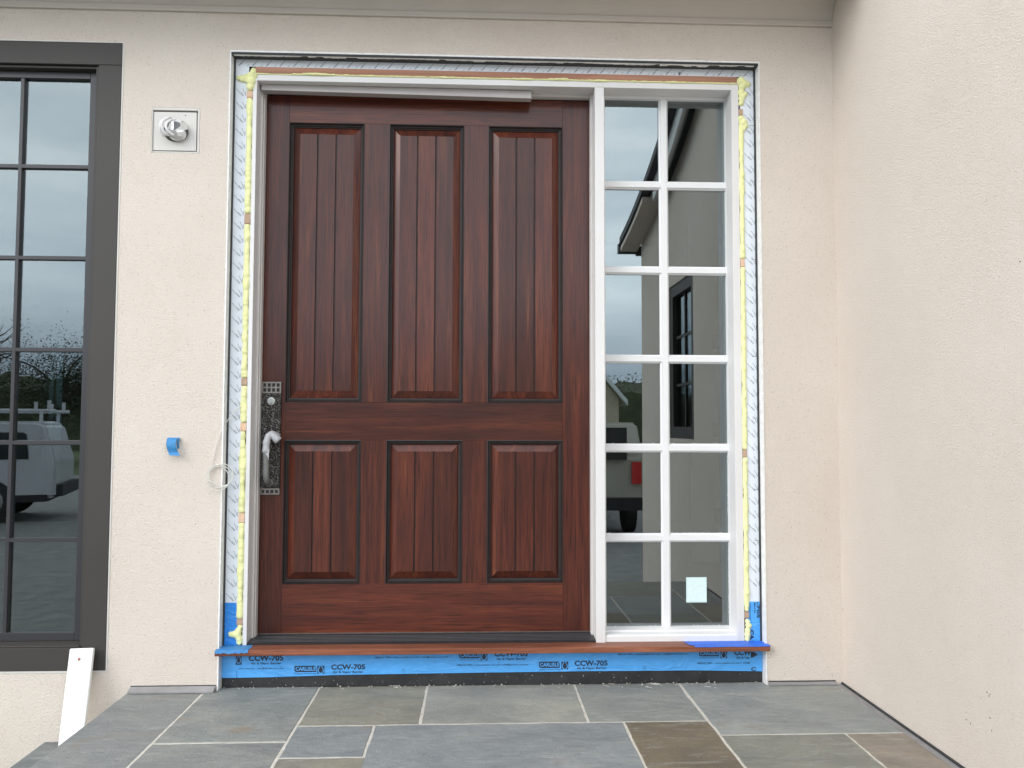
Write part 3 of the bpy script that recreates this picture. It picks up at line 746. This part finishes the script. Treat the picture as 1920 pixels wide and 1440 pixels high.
drop(-1.023, .094, .142, .024); T(CC, (-.982, -.8386, .108, .133), .035); T(AV, (-.9727, -.8472, .0915, .1035)); T('rlisle-ccw.com \u2022 info@carlisle-ccw.com', (-1.024, -.838, .0735, .0815), .012)
carl(-.792, -.7012, .061, .087); T(TG, (-.7916, -.701, .0515, .0572), .008); drop(-.6825, .054, .094, .029); T(CC, (-.6397, -.4976, .069, .0915), .035); T(AV, (-.6327, -.5063, .052, .065))
T(WEB, (-.456, -.1501, .1135, .1215), .012)
carl(-.1032, -.0177, .111, .1355); T(TG, (-.103, -.0177, .102, .1075), .008); drop(.0014, .102, .142, .029); T(CC, (.0452, .1874, .1175, .1405), .035); T(AV, (.0543, .1806, .100, .1128)); T(WEB, (-.1119, .1897, .0785, .087), .012)
carl(.2349, .3232, .068, .0945); T(TG, (.2349, .3232, .0585, .0643), .008); drop(.3447, .061, .101, .029); T(CC, (.3867, .5276, .0745, .0975), .035); T(AV, (.3957, .523, .059, .0705))
T(WEB, (.5711, .8756, .117, .1255), .012)
carl(.9218, 1.0091, .110, .1335); T(TG, (.9215, 1.009, .101, .1067), .008); drop(1.0287, .1005, .140, .029); T('CCW', (1.074, 1.1475, .113, .138), .035); T('Air & Vap', (1.0829, 1.1402, .0955, .1085)); T('888.537.7892 \u2022 www.carlisle-ccw.com \u2022 info@', (.9144, 1.1426, .0765, .085), .012)
T('C', (1.147, 1.168, .046, .0625), .035)
for cx in (-.338, .687):   # small drop outlines at the lower edge
    let = MB()
    for sgn in (-1, 1):
        let.quad((cx+sgn*.0062, yL, .0565), (cx+sgn*.0074, yL, .0565), (cx+sgn*.0007, yL, .0705), (cx-sgn*.0005, yL, .0705))
        let.quad((cx+sgn*.0062, yL, .0565), (cx+sgn*.0074, yL, .0565), (cx+sgn*.001, yL, .0515), (cx-sgn*.0002, yL, .0515))
    let.build('drop_outline', M['inkblue'], tp)
# fold at the left and lapped print at the right
m = MB(); m.box(-1.0305, -1.0292, yL-.0003, yL, .042, .066); m.build('fold_line', M['inkblue'], tp)
m = MB(); m.add([(1.146, yL-.0009, .1015), (1.146, yL-.0009, .128), (1.162, yL-.0009, .126), (1.176, yL-.0009, .116), (1.160, yL-.0009, .106)], [(0, 1, 2, 3, 4)]); m.build('logo', M['inkblue'], tp)
# corner pieces standing up the two sides
m = MB(); m.quad((OX0+.009, .0494, SILL+.001), (-1.030, .0494, SILL+.001), (-1.030, .0494, FZ+.001), (OX0+.009, .0494, FZ+.002))
tag(m.build('barrier_film', M['bluefilm2']), 'plain deep blue film patch standing on the left end of the sill', 'barrier film')
m = MB(); m.quad((1.130, .0494, SILL+.001), (OX1-.009, .0494, SILL+.001), (OX1-.009, .0494, .3385), (1.130, .0494, .3385))
tr_ = tag(m.build('barrier_film', M['bluefilm']), 'blue printed film patch standing on the right end of the sill', 'barrier film')
let = MB()
def Tv(s, x0, x1, z0, z1, bold):   # lettering turned a quarter turn
    v, f = textmesh(s, (0, 1, 0, 1), .0486, bold)
    mb = MB(); mb.add([(x0+q[2]*(x1-x0), .0486, z1-q[0]*(z1-z0)) for q in v], f); mb.build('lettering', M['inkblue'], tr_)
Tv('-705', 1.1775, 1.1905, .268, .337, .035); Tv('Barrier', 1.1660, 1.1735, .285, .333, .02); Tv('carlisle-ccw.com', 1.147, 1.152, .262, .333, .01)
Tv('CA', 1.146, 1.164, .176, .218, .05)
# black flashing at the foot
m = MB(); m.box(OX0+.001, OX1-.001, .0445, .055, -.03, .075)
tag(m.build('black_flashing', M['blackflash']), 'dusty black flashing band between the blue film and the flagstones', 'flashing')
m = MB()
for i in range(60):
    x = random.uniform(-1.08, 1.18); s_ = random.uniform(.0015, .005); y = .036-random.random()**2*.03
    m.lathe([(s_*.5, -.0005), (s_, s_*.4), (s_*.3, s_*.9)], (x, y, .0005), (random.uniform(-.3, .3), random.uniform(-.3, .3), 1), 6)
tag(m.build('mortar_crumbs', M['mortar']), 'pale crumbs of mortar along the foot of the black flashing', kind='stuff')

m = MB(); rnd = random.Random(3)
for i in range(34):
    x = rnd.gauss(.74, .12) if i < 20 else rnd.uniform(-1.0, 1.1); y = .034-abs(rnd.gauss(0, .03)); a = rnd.uniform(0, 3.14); l_ = rnd.uniform(.006, .020)
    m.tube([(x-l_*math.cos(a), y-l_*math.sin(a)*.6, .0022), (x, y+.002, .0030), (x+l_*math.cos(a), y+l_*math.sin(a)*.6, .0022)], .0007, 4)
tag(m.build('straw_bits', M['wire']), 'scattered bits of pale straw on the flagstones by the black flashing', kind='stuff')
# masking tape on the two ends of the sill
def ragged(name, x0, x1, y0, y1, front, mat, label, lefttear):
    mb = MB(); n_ = 16; vs = []
    for i in range(n_+1):
        t = i/n_; x = x0+(x1-x0)*t; e = random.uniform(-.004, .004) if lefttear else random.uniform(-.0008, .0008)
        vs += [(x, y1, SILL+.0012), (x, y0, SILL+.0012), (x, y0-.0015, SILL-front*(.55+.45*math.sin(t*2.2+.5))+e if lefttear else SILL-front*(1-.6*t)*.4+e)]
    mb.add(vs, [(3*i+k, 3*i+k+1, 3*i+4+k, 3*i+3+k) for i in range(n_) for k in range(2)])
    return tag(mb.build(name, mat), label, 'tape')
ragged('masking_tape', -1.100, -.966, -.0335, .047, .011, M['torntape'], 'faded torn blue tape on the left end of the wooden sill', True)
mt = ragged('masking_tape', .885, 1.2065, -.0335, .047, .006, M['bluetape'], 'bright royal blue tape on the right end of the wooden sill', False)
m = MB(); m.add([(.855, .045, SILL+.0016), (.888, .045, SILL+.0016), (.889, -.020, SILL+.0018), (.876, -.022, SILL+.002), (.866, -.008, SILL+.0018)], [(0, 1, 2, 3, 4)]); m.build('torn_end', M['bluetape'], mt)

# curl of tape on the wall
curl = MB(); path = spline([(0, .0, 1.037), (0, -.010, 1.041), (0, -.026, 1.030), (0, -.030, 1.005), (0, -.024, .980), (0, -.030, .968)], 6)
path = [(p.y, p.z) for p in path]; vs = []
for i, (y, z) in enumerate(path):
    t = i/(len(path)-1); sh = .000+.020*max(0, t-.55)**1.2*2
    vs += [(-1.3175+sh*.9+.002*t, y-.001, z), (-1.2775+sh*1.3, y-.001, z-.001)]
ne = len(path); curl.add(vs, [(2*i, 2*i+1, 2*i+3, 2*i+2) for i in range(ne-1)])
c2 = spline([(-1.279, -.001, 1.036), (-1.277, -.012, 1.040), (-1.279, -.016, 1.020), (-1.281, -.006, .995)], 4)
curl.add([(p.x, p.y, p.z) for p in c2] + [(p.x+.008, p.y+.003, p.z) for p in c2], [(i, i+1, len(c2)+i+1, len(c2)+i) for i in range(len(c2)-1)])
tag(curl.build('tape_curl', M['curltape'], smooth=True), 'short curled piece of blue tape stuck to the stucco between window and door', 'tape')

# ------------------------------------------------------------------ foam, shims and filler strip
def foam(x0, x1, z0, z1, label, seed, lumps=()):
    rnd = random.Random(seed); mb = MB(); n_ = max(6, int((z1-z0)/.0045)); k = 12; vs = []
    cell = []; z = z0
    while z < z1+.05: cell.append(z); z += rnd.choice([rnd.uniform(.006, .014), rnd.uniform(.012, .03), rnd.uniform(.03, .06)])
    for i in range(n_+1):
        t = i/n_; z = z0+(z1-z0)*t
        j = max([q for q in range(len(cell)) if cell[q] <= z]); ph = (z-cell[j])/(cell[min(j+1, len(cell)-1)]-cell[j]+1e-6)
        bul = .68+.32*math.sin(math.pi*min(1, max(0, ph)))**.6; end = min(1., (.004+min(t, 1-t)*(z1-z0))/.012)
        w = (x1-x0)/2*(.80+.42*noise.noise(Vector((seed, 0, z*9)))+.25*noise.noise(Vector((seed, 3, z*31)))+.20*bul)*(.55+.45*end); cx = (x0+x1)/2+.0022*noise.noise(Vector((seed+9, 0, z*22)))
        h = .015*bul*(.75+.5*noise.noise(Vector((seed+5, 1, z*25))))*(.4+.6*end)
        for q in range(k):
            a = 2*math.pi*q/k; wob = 1+.12*noise.noise(Vector((math.cos(a)*2+seed, math.sin(a)*2, z*60)))
            vs.append((cx+w*math.cos(a)*wob, .0515+h*math.sin(a)*wob, z))
    mb.add(vs, [(i*k+q, i*k+(q+1) % k, (i+1)*k+(q+1) % k, (i+1)*k+q) for i in range(n_) for q in range(k)] + [tuple(range(k)), tuple(n_*k+q for q in range(k))])
    o = mb.build('spray_foam', M['foam'], smooth=True)
    return tag(o, label, 'spray foam', 'yellow spray foam in the gap round the door frame')
def blob(spheres, label):
    bm = bmesh.new()
    for (x, z, r, ry) in spheres:
        bmesh.ops.create_icosphere(bm, subdivisions=3, radius=1, matrix=Matrix.Translation((x, .051, z)) @ Matrix.Diagonal((r, ry, r, 1)))
    for v in bm.verts: v.co += v.co.normalized()*0 + Vector((noise.noise(v.co*70), noise.noise(v.co*70+Vector((3, 0, 0))), noise.noise(v.co*70+Vector((0, 5, 0)))))*.0035
    vs = [v.co.copy() for v in bm.verts]; bm.verts.index_update(); fs = [[v.index for v in f.verts] for f in bm.faces]; bm.free()
    o = obj('spray_foam', vs, fs, M['foam'], smooth=True)
    r = o.modifiers.new('merge', 'REMESH'); r.mode = 'VOXEL'; r.voxel_size = .0032; r.use_smooth_shade = True
    s_ = o.modifiers.new('soften', 'SMOOTH'); s_.iterations = 3; s_.factor = .5
    return tag(o, label, 'spray foam', 'yellow spray foam in the gap round the door frame')
LX0, LX1, RX0, RX1 = -1.0385, -1.0122, 1.1238, 1.1440
# heights of the shims down either side
LS = [(2.512, 2.542), (1.958, 2.003), (1.262, 1.294), (1.068, 1.103), (.682, .722), (.254, .280)]
RS = [(2.475, 2.505), (1.796, 1.832), (.960, .992), (.268, .296)]
def shim(x0, x1, z0, z1, label):
    m = MB(); m.cur = random.random(); m.box(x0+.001, x1-.001, .047, .09, z0, z1); m.box(x0+.0014, x1-.0014, .0445, .0469, z0+.003, z0+(z1-z0)*.55)
    return tag(m.build('wood_shim', M['shim'], bevel=.0008), label, 'shim', 'wooden shims beside the door frame')
ln = ['topmost', 'second from the top', 'third from the top', 'fourth from the top', 'fifth from the top', 'lowest']
for i, (a, c) in enumerate(LS): shim(LX0, LX1, a, c, 'pine shim left of the door, %s of six' % ln[i])
rn = ['topmost', 'second from the top', 'third from the top', 'lowest']
for i, (a, c) in enumerate(RS): shim(RX0, RX1, a, c, 'pine shim right of the sidelight, %s of four' % rn[i])
lb = ['between the top shim and the second', 'between the second shim and the third', 'between the third shim and the fourth', 'between the fourth shim and the fifth', 'between the fifth shim and the lowest']
for i in range(5): foam(LX0, LX1, LS[i+1][1]+.001, LS[i][0]-.001, 'yellow foam bead left of the door, ' + lb[i], i+1)
for i in range(3): foam(RX0, RX1+.002, RS[i+1][1]+.001, RS[i][0]-.001, 'yellow foam bead right of the sidelight, ' + lb[i].replace('fourth', 'lowest'), i+21)
blob([(-1.024, 2.560, .018, .016), (-1.020, 2.585, .020, .018), (-1.016, 2.612, .020, .016), (-1.012, 2.633, .013, .012), (-1.040, 2.598, .020, .018), (-1.056, 2.596, .018, .016), (-1.070, 2.598, .013, .013)], 'yellow foam blob at the top left corner of the frame, with a lobe pointing left')
blob([(1.136, 2.632, .021, .016), (1.152, 2.622, .018, .016), (1.166, 2.618, .013, .013), (1.140, 2.605, .016, .014), (1.138, 2.580, .017, .014), (1.152, 2.572, .014, .014), (1.139, 2.553, .015, .013), (1.136, 2.530, .012, .011)], 'lumpy yellow foam blob at the top right corner of the frame')
blob([(1.136, 2.462, .015, .013), (1.146, 2.445, .018, .017), (1.152, 2.430, .015, .015), (1.140, 2.415, .015, .013)], 'round bulge of yellow foam just under the top right shim')
blob([(-1.024, .186, .013, .012), (-1.026, .200, .015, .015), (-1.034, .214, .017, .016), (-1.048, .219, .015, .014), (-1.060, .219, .012, .012), (-1.030, .232, .015, .014), (-1.024, .246, .012, .011)], 'yellow foam drip at the bottom left, on the deep blue film')
blob([(1.137, .180, .012, .011), (1.137, .198, .0135, .013), (1.138, .216, .013, .013), (1.142, .236, .014, .014), (1.138, .254, .012, .011)], 'yellow foam lump at the bottom right, above the royal blue tape')
m = MB(); m.cur = .3; m.box(-1.004, 1.118, .0475, .09, 2.6225, 2.6505)
tag(m.build('filler_strip', M['stripwood'], bevel=.0008), 'long reddish wooden filler strip above the white door frame', 'wood strip')
mb = MB(); nx = 420; vs = []
for i in range(nx+1):
    x = -1.000+2.115*i/nx; u = noise.noise(Vector((x*9, 2, 0))); a = .0030+.0022*noise.noise(Vector((x*45, 0, 1)))+max(0, u-.05)*.007
    if -.80 < x < -.66 or .27 < x < .36: a += .0035*abs(math.sin(x*23))+.002
    if -.95 < x < -.84: a *= .35
    lowx = .0018+max(0, u)*.006+.0018*noise.noise(Vector((x*80, 4, 1)))
    vs += [(x, .0505, 2.6178-lowx*.2), (x, .0462-a*.6, 2.6182-lowx), (x, .0450-a, 2.6195+a*.3), (x, .0470, 2.6200+a)]
mb.add(vs, [(4*i+k, 4*i+k+1, 4*i+5+k, 4*i+4+k) for i in range(nx) for k in range(3)])
tag(mb.build('spray_foam', M['foam'], smooth=True), 'thin ragged yellow foam line along the head of the frame', 'spray foam', 'yellow spray foam in the gap round the door frame')

# ------------------------------------------------------------------ electrical box with its wrapped cap
eb = tag(empty('lamp_box', (-1.32, 0, 2.25)), 'square pale wall box with a crinkled plastic wrapped bulb, left of the door', 'electrical box')
m = MB(); m.box(BX0+.006, BX1-.016, .004, .03, BZ0+.012, BZ1-.018); m.build('plate', M['boxplate'], eb, bevel=.001)
m = MB(); m.box(BX0+.001, BX0+.005, -.001, .04, BZ0+.001, BZ1-.001); m.box(BX1-.010, BX1-.001, -.001, .04, BZ0+.001, BZ1-.001); m.box(BX0+.0055, BX1-.0105, -.0012, .04, BZ1-.012, BZ1-.001); m.box(BX0+.0055, BX1-.0105, .001, .04, BZ0+.001, BZ0+.007)
m.build('rim', M['boxplate'], eb, bevel=.001)
m = MB(); m.box(BX0+.0052, BX1-.0102, .032, .04, BZ0+.0072, BZ1-.0122); m.build('cavity', M['dark'], eb)
CX, CZ = -1.3245, 2.3445
m = MB(); m.lathe([(.047, 0), (.047, .002), (.03, .0025)], (CX, .0045, CZ), (0, -1, 0), 32); m.build('opening', M['dark'], eb)
m = MB(); m.lathe([(.042, 0), (.0455, .010), (.0455, .022), (.041, .033), (.032, .041), (.020, .046), (.008, .048)], (CX+.011, .002, CZ-.002), (.28, -1, -.05), 28); m.build('bulb_cap', M['chrome'], eb, smooth=True)
m = MB()
for a0, r_, dx in ((1.7, .046, .0), (1.9, .042, .010), (2.2, .036, .022)):
    p = [(CX+dx+r_*math.cos(a0+t*2.3), -.024-.018*math.sin(t*3.1)-.018*(dx > .005), CZ+r_*math.sin(a0+t*2.3)) for t in [k/14 for k in range(15)]]
    m.tube(p, .0056, 8)
m.build('wrap_band', M['white'], eb, smooth=True)
m = MB(); m.lathe([(.0022, 0), (.0018, .0012)], (-1.281, .0038, 2.4115), (0, -1, 0), 10); m.build('screw', M['dark'], eb)

# ------------------------------------------------------------------ loose cable
cab = MB()
p = [(-1.031, .046, 1.173), (-1.045, .036, 1.166), (-1.066, .026, 1.143), (-1.088, .012, 1.10), (-1.104, -.004, 1.06), (-1.119, -.006, 1.01), (-1.134, -.006, .95), (-1.147, -.008, .90)]
for k in range(40):
    t = k/40*2*math.pi*2.97; r_ = .047-.006*math.sin(t*.37)+.004*math.cos(t*1.7); cx = -1.103+.006*math.sin(t*.5); cz = .884-.0125*(k/40)+.006*math.cos(t*.4)
    p.append((cx-r_*math.cos(t)*1.02, -.010-.004*math.sin(t*1.3)-.004*(k % 2)*.3, cz+r_*math.sin(t)*.98))
p += [(-1.148, -.014, .864), (-1.138, -.016, .859), (-1.122, -.017, .853)]
cab.tube(spline(p, 4), .0016, 6)
tag(cab.build('cable', M['wire'], smooth=True), 'thin white cable hanging in a loose coil beside the door handle', 'cable')

# ------------------------------------------------------------------ board leaning under the window
bd = tag(empty('trim_board', (-1.66, -.10, -.195)), 'white offcut board with a nail hole leaning below the dark window', 'board')
Mx = Matrix.Translation((-1.622, -.128, -.194)) @ Matrix.Rotation(R(-1.6), 4, 'Y') @ Matrix.Rotation(R(-14.8), 4, 'X')
m = MB(); m.box(-.0465, .0465, -.0095, .0095, 0.003, .392); m.v = [tuple(Mx @ Vector(v)) for v in m.v]; m.build('plank', M['board'], bd, bevel=.0022, seg=2)
m = MB(); m.lathe([(.0062, 0), (.0050, .0012), (.002, .0008)], Mx @ Vector((-.004, -.0096, .350)), Mx.to_3x3() @ Vector((0, -1, 0)), 14); m.build('nail_head', M['rustnail'], bd)

# ------------------------------------------------------------------ rooms behind the glass
rm = tag(empty('room', (0, 2.4, .17)), 'dim rooms seen through the glass', kind='structure')
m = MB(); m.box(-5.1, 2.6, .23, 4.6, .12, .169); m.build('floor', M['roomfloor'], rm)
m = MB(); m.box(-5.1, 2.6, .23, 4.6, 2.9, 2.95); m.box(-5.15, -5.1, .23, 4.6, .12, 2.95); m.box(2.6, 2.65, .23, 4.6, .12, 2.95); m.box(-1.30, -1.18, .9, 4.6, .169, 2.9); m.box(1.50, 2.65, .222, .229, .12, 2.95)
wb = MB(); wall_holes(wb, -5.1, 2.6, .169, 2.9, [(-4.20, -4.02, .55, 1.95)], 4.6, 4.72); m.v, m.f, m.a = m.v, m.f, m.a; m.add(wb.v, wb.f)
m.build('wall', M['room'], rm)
m = MB()
for z in (.9, 1.25, 1.6, 1.95): m.box(-4.22, -4.0, 4.63, 4.65, z-.012, z+.012)
m.box(-4.12, -4.105, 4.632, 4.652, .55, 1.95); m.build('back_window_bars', M['sashbronze'], rm)
m = MB(); m.box(-4.20, -4.02, 4.66, 4.664, .55, 1.95); m.box(-4.20, -4.02, 4.67, 4.674, .55, 1.95); m.build('back_window_pane', M['winglass'], rm)
idr = tag(empty('interior_door', (1.5, 2.0, .17)), 'pale inner door edge with three dark hinges behind the sidelight glass', 'door')
m = MB(); m.box(1.415, 1.60, 2.0, 2.04, .185, 2.5); m.build('leaf', M['boxplate'], idr, bevel=.002)
for z in (.495, 1.075, 1.67):
    m = MB(); m.box(1.562, 1.618, 1.992, 1.9995, z-.05, z+.05); m.tube([(1.60, 1.99, z-.05), (1.60, 1.99, z+.05)], .008, 8); m.build('hinge', M['dark'], idr)

# ------------------------------------------------------------------ what stands behind the photographer and shows in the glass
def vehicle(name, label, cat, loc, rz, prof, width, paint, glassq, wheels, extra=None):
    root = tag(empty(name, loc), label, cat); root.rotation_euler.z = rz; WL[root] = Vector((0, 0, 0))
    m = MB(); m.prism(prof, lambda p, h: (p[0], h, p[1]), -width/2, width/2); m.build('body', M[paint], root, bevel=.05, seg=3, smooth=False)
    for q in glassq:
        for s_ in (-1, 1):
            m = MB(); m.prism(q, lambda p, h: (p[0], h, p[1]), s_*(width/2+.002), s_*(width/2+.012)); m.build('side_window', M['carglass'], root)
    for wx_, r_ in wheels:
        for s_ in (-1, 1):
            m = MB(); m.lathe([(r_*.6, -.1), (r_, -.08), (r_, .08), (r_*.6, .1)], (wx_, s_*(width/2-.08), r_), (0, 1, 0), 24); w = m.build('wheel', M['tyre'], root)
            m = MB(); m.lathe([(r_*.58, 0), (r_*.5, .01), (r_*.15, .02)], (wx_, s_*(width/2+.022), r_), (0, s_, 0), 16); m.build('rim', M['steel'], w)
    if extra: extra(root)
    return root
def van_extra(root):
    m = MB()
    for s_ in (-.7, .7): m.tube([(-3.3, s_, 1.88), (-.05, s_, 1.88)], .03, 8)
    for x in (-3.1, -1.7, -.25): m.tube([(x, -.78, 1.66), (x, -.78, 1.88), (x, .78, 1.88), (x, .78, 1.66)], .03, 8)
    for s_ in (-.7, .7): m.tube([(-.15, s_, 1.86), (-.15, s_, 2.06)], .03, 8); m.tube([(-.35, s_, 1.86), (-.35, s_, 2.03)], .03, 8)
    m.build('roof_rack', M['vanwhite'], root)
    m = MB(); m.box(-.05, .12, -.85, .85, .42, .62); m.build('bumper', M['tyre'], root)
    m = MB()
    m.box(-4.2, -.1, -.93, .93, .34, .46); m.build('side_skirt', M['tyre'], root)
GR = -.545
vehicle('work_van', 'white work van with a roof rack, mirrored in the dark window', 'van', (-7.45, -11.6, GR), R(-17),
        [(-4.9, .40), (-4.9, .92), (-4.2, 1.02), (-3.6, 1.60), (-3.3, 1.68), (-.30, 1.70), (-.16, 1.64), (0.02, 1.02), (.02, .40)], 1.85, 'vanwhite',
        [[(-.98, 1.06), (-.98, 1.46), (-.93, 1.51), (-.48, 1.51), (-.43, 1.47), (-.39, 1.06)], [(-2.0, 1.06), (-2.0, 1.51), (-1.12, 1.51), (-1.12, 1.06)], [(-3.75, 1.06), (-3.45, 1.50), (-2.2, 1.51), (-2.2, 1.06)]],
        [(-.95, .36), (-3.95, .36)], van_extra)
def suv_extra(root):
    for s_ in (-1, 1):
        m = MB(); m.box(.0, .05, s_*.76-.07, s_*.76+.07, .80, 1.12); m.build('tail_lamp', M['redlens'], root)
    m = MB(); m.box(.0, .12, -.85, .85, .42, .60); m.build('bumper', M['tyre'], root)
    m = MB(); m.box(-.02, .03, -.62, .62, 1.15, 1.62); m.build('rear_window', M['carglass'], root)
vehicle('parked_car', 'champagne estate car with red tail lamps, mirrored in the sidelight', 'car', (1.55, -8.2, GR), R(90),
        [(-4.5, .45), (-4.5, .95), (-3.3, 1.08), (-2.6, 1.62), (-.5, 1.70), (-.05, 1.2), (.0, .45)], 1.75, 'tan',
        [[(-1.5, 1.1), (-1.5, 1.55), (-.6, 1.58), (-.35, 1.12)], [(-3.0, 1.1), (-2.55, 1.52), (-1.62, 1.55), (-1.62, 1.1)]], [(-.85, .34), (-3.65, .34)], suv_extra)
nh = tag(empty('neighbour_house', (4, -40, -.55)), 'tan house with a steep gabled roof, mirrored in the sidelight', 'house')
m = MB(); m.box(-.6, 7.6, -48, -40, -.55, 2.6); m.prism([(-.6, 2.6), (3.5, 7.4), (7.6, 2.6)], lambda p, h: (p[0], h, p[1]), -48, -40); m.build('wall', M['tanhouse'], nh)
m = MB()
for a, c in (((-1.0, 2.2), (3.5, 7.45)), ((8.0, 2.2), (3.5, 7.45))): m.prism([a, c, (c[0], c[1]+.28), (a[0], a[1]+.28)], lambda p, h: (p[0], h, p[1]), -48.6, -39.5)
m.build('roof', M['fascia'], nh)
for x in (.6, 5.6):
    m = MB(); m.box(x, x+1.0, -40.0, -39.93, .7, 2.0); w = m.build('window', M['fascia'], nh); m = MB(); m.box(x+.08, x+.92, -39.93, -39.91, .78, 1.92); m.build('pane', M['carglass'], w)

def tree(x, y, h, r, mat, label, seed, leaves=900, bare=False):
    rnd = random.Random(seed); root = tag(empty('tree', (x, y, -.55)), label, 'tree', 'trees beyond the driveway'); z0 = -.55
    m = MB(); m.tube(spline([(x, y, z0), (x+.1*rnd.uniform(-1, 1), y, z0+h*.35), (x+.3*rnd.uniform(-1, 1), y, z0+h*.85)], 4), [.22*(1-.85*i/8) for i in range(9)], 8)
    tips = []
    for i in range(16):
        a = rnd.uniform(0, 6.28); b0 = Vector((x, y, z0+h*rnd.uniform(.25, .7))); e = b0+Vector((math.cos(a)*r*rnd.uniform(.5, .95), math.sin(a)*r*.9, h*rnd.uniform(.1, .32)))
        mid_ = b0.lerp(e, .5)+Vector((0, 0, .3)); m.tube(spline([b0, mid_, e], 3), [.07, .062, .055, .046, .038, .03, .02], 5, False); tips += [e, mid_, b0.lerp(e, .75)]
        if bare:
            for k in range(5):
                s_ = b0.lerp(e, rnd.uniform(.4, 1)); t_ = s_+Vector((rnd.uniform(-1, 1), rnd.uniform(-1, 1), rnd.uniform(.2, 1.3)))*r*.28; m.tube([s_, t_], [.022, .008], 4, False)
    m.build('trunk', M['bark'], root)
    m = MB()
    for i in range(leaves):
        c = rnd.choice(tips)+Vector((rnd.gauss(0, 1), rnd.gauss(0, 1), rnd.gauss(0, .8)))*r*.30; s_ = rnd.uniform(.025, .06)
        u_ = Vector((rnd.gauss(0, 1), rnd.gauss(0, 1), rnd.gauss(0, 1))).normalized(); w = u_.orthogonal().normalized()
        if bare: w *= .10; u_ *= 3.2
        m.add([c-u_*s_, c+w*s_*.6, c+u_*s_, c-w*s_*.6], [(0, 1, 2, 3)])
    m.build('crown', M[mat], root)
tl = MB(); rnd = random.Random(5)
for i in range(60000):
    x = rnd.uniform(-75, 30); top_ = 5.6+1.3*noise.noise(Vector((x*.13, 0, 3)))+.8*noise.noise(Vector((x*.6, 2, 0)))-max(0, 12-abs(x+14))*.10
    z = -.55+top_*(rnd.random()**.7)*rnd.uniform(.80, 1.0); c = Vector((x, -54+rnd.uniform(-3, 3), z)); s_ = rnd.uniform(.05, .12)
    u_ = Vector((rnd.gauss(0, 1), rnd.gauss(0, 1), rnd.gauss(0, 1))).normalized(); w = u_.orthogonal().normalized()
    tl.add([c-u_*s_, c+w*s_*.5, c+u_*s_, c-w*s_*.5], [(0, 1, 2, 3)])
xs_ = [-75+i*.5 for i in range(211)]; rv = []
for x in xs_:
    h_ = -.55+.88*(5.6+1.3*noise.noise(Vector((x*.13, 0, 3)))+.8*noise.noise(Vector((x*.6, 2, 0)))-max(0, 12-abs(x+14))*.10)+.5*noise.noise(Vector((x*1.9, 7, 0)))
    rv += [(x, -51, -.55), (x, -51.6, h_*.8), (x, -54, h_), (x, -57, -.55)]
tl.add(rv, [(4*i+k, 4*i+k+1, 4*i+5+k, 4*i+4+k) for i in range(210) for k in range(3)])
tag(tl.build('far_wood', M['leaf_a']), 'low dark line of far woods mirrored in the window', kind='stuff')
kinds = [('leaf_b', 'bare brown tree', True), ('leaf_a', 'dull green bushy tree', False), ('leaf_c', 'dark evergreen tree', False)]
spots = [(-30, -31, 6.5, 3.2, 0), (-25.5, -33, 5.6, 3.0, 2), (-21.8, -32, 6.2, 3.0, 0), (-18.6, -34, 5.0, 2.7, 1), (-15.6, -33, 5.4, 2.6, 2), (-12.8, -36, 5.0, 2.4, 2), (-10, -37, 4.2, 2.2, 1), (-6.5, -38, 4.4, 2.2, 0), (13.5, -36, 7.5, 3.0, 0)]
where = ['farthest left, mirrored in the dark window', 'second from the left in the row', 'third from the left in the row', 'fourth from the left in the row', 'fifth from the left in the row', 'sixth from the left in the row', 'seventh from the left in the row', 'nearest the tan house on its left', 'right of the tan house']
for i, (x, y, h, r, k) in enumerate(spots):
    tree(x, y, h, r, kinds[k][0], kinds[k][1] + ', ' + where[i], 40+i, 9000 if kinds[k][2] else 16000, kinds[k][2])
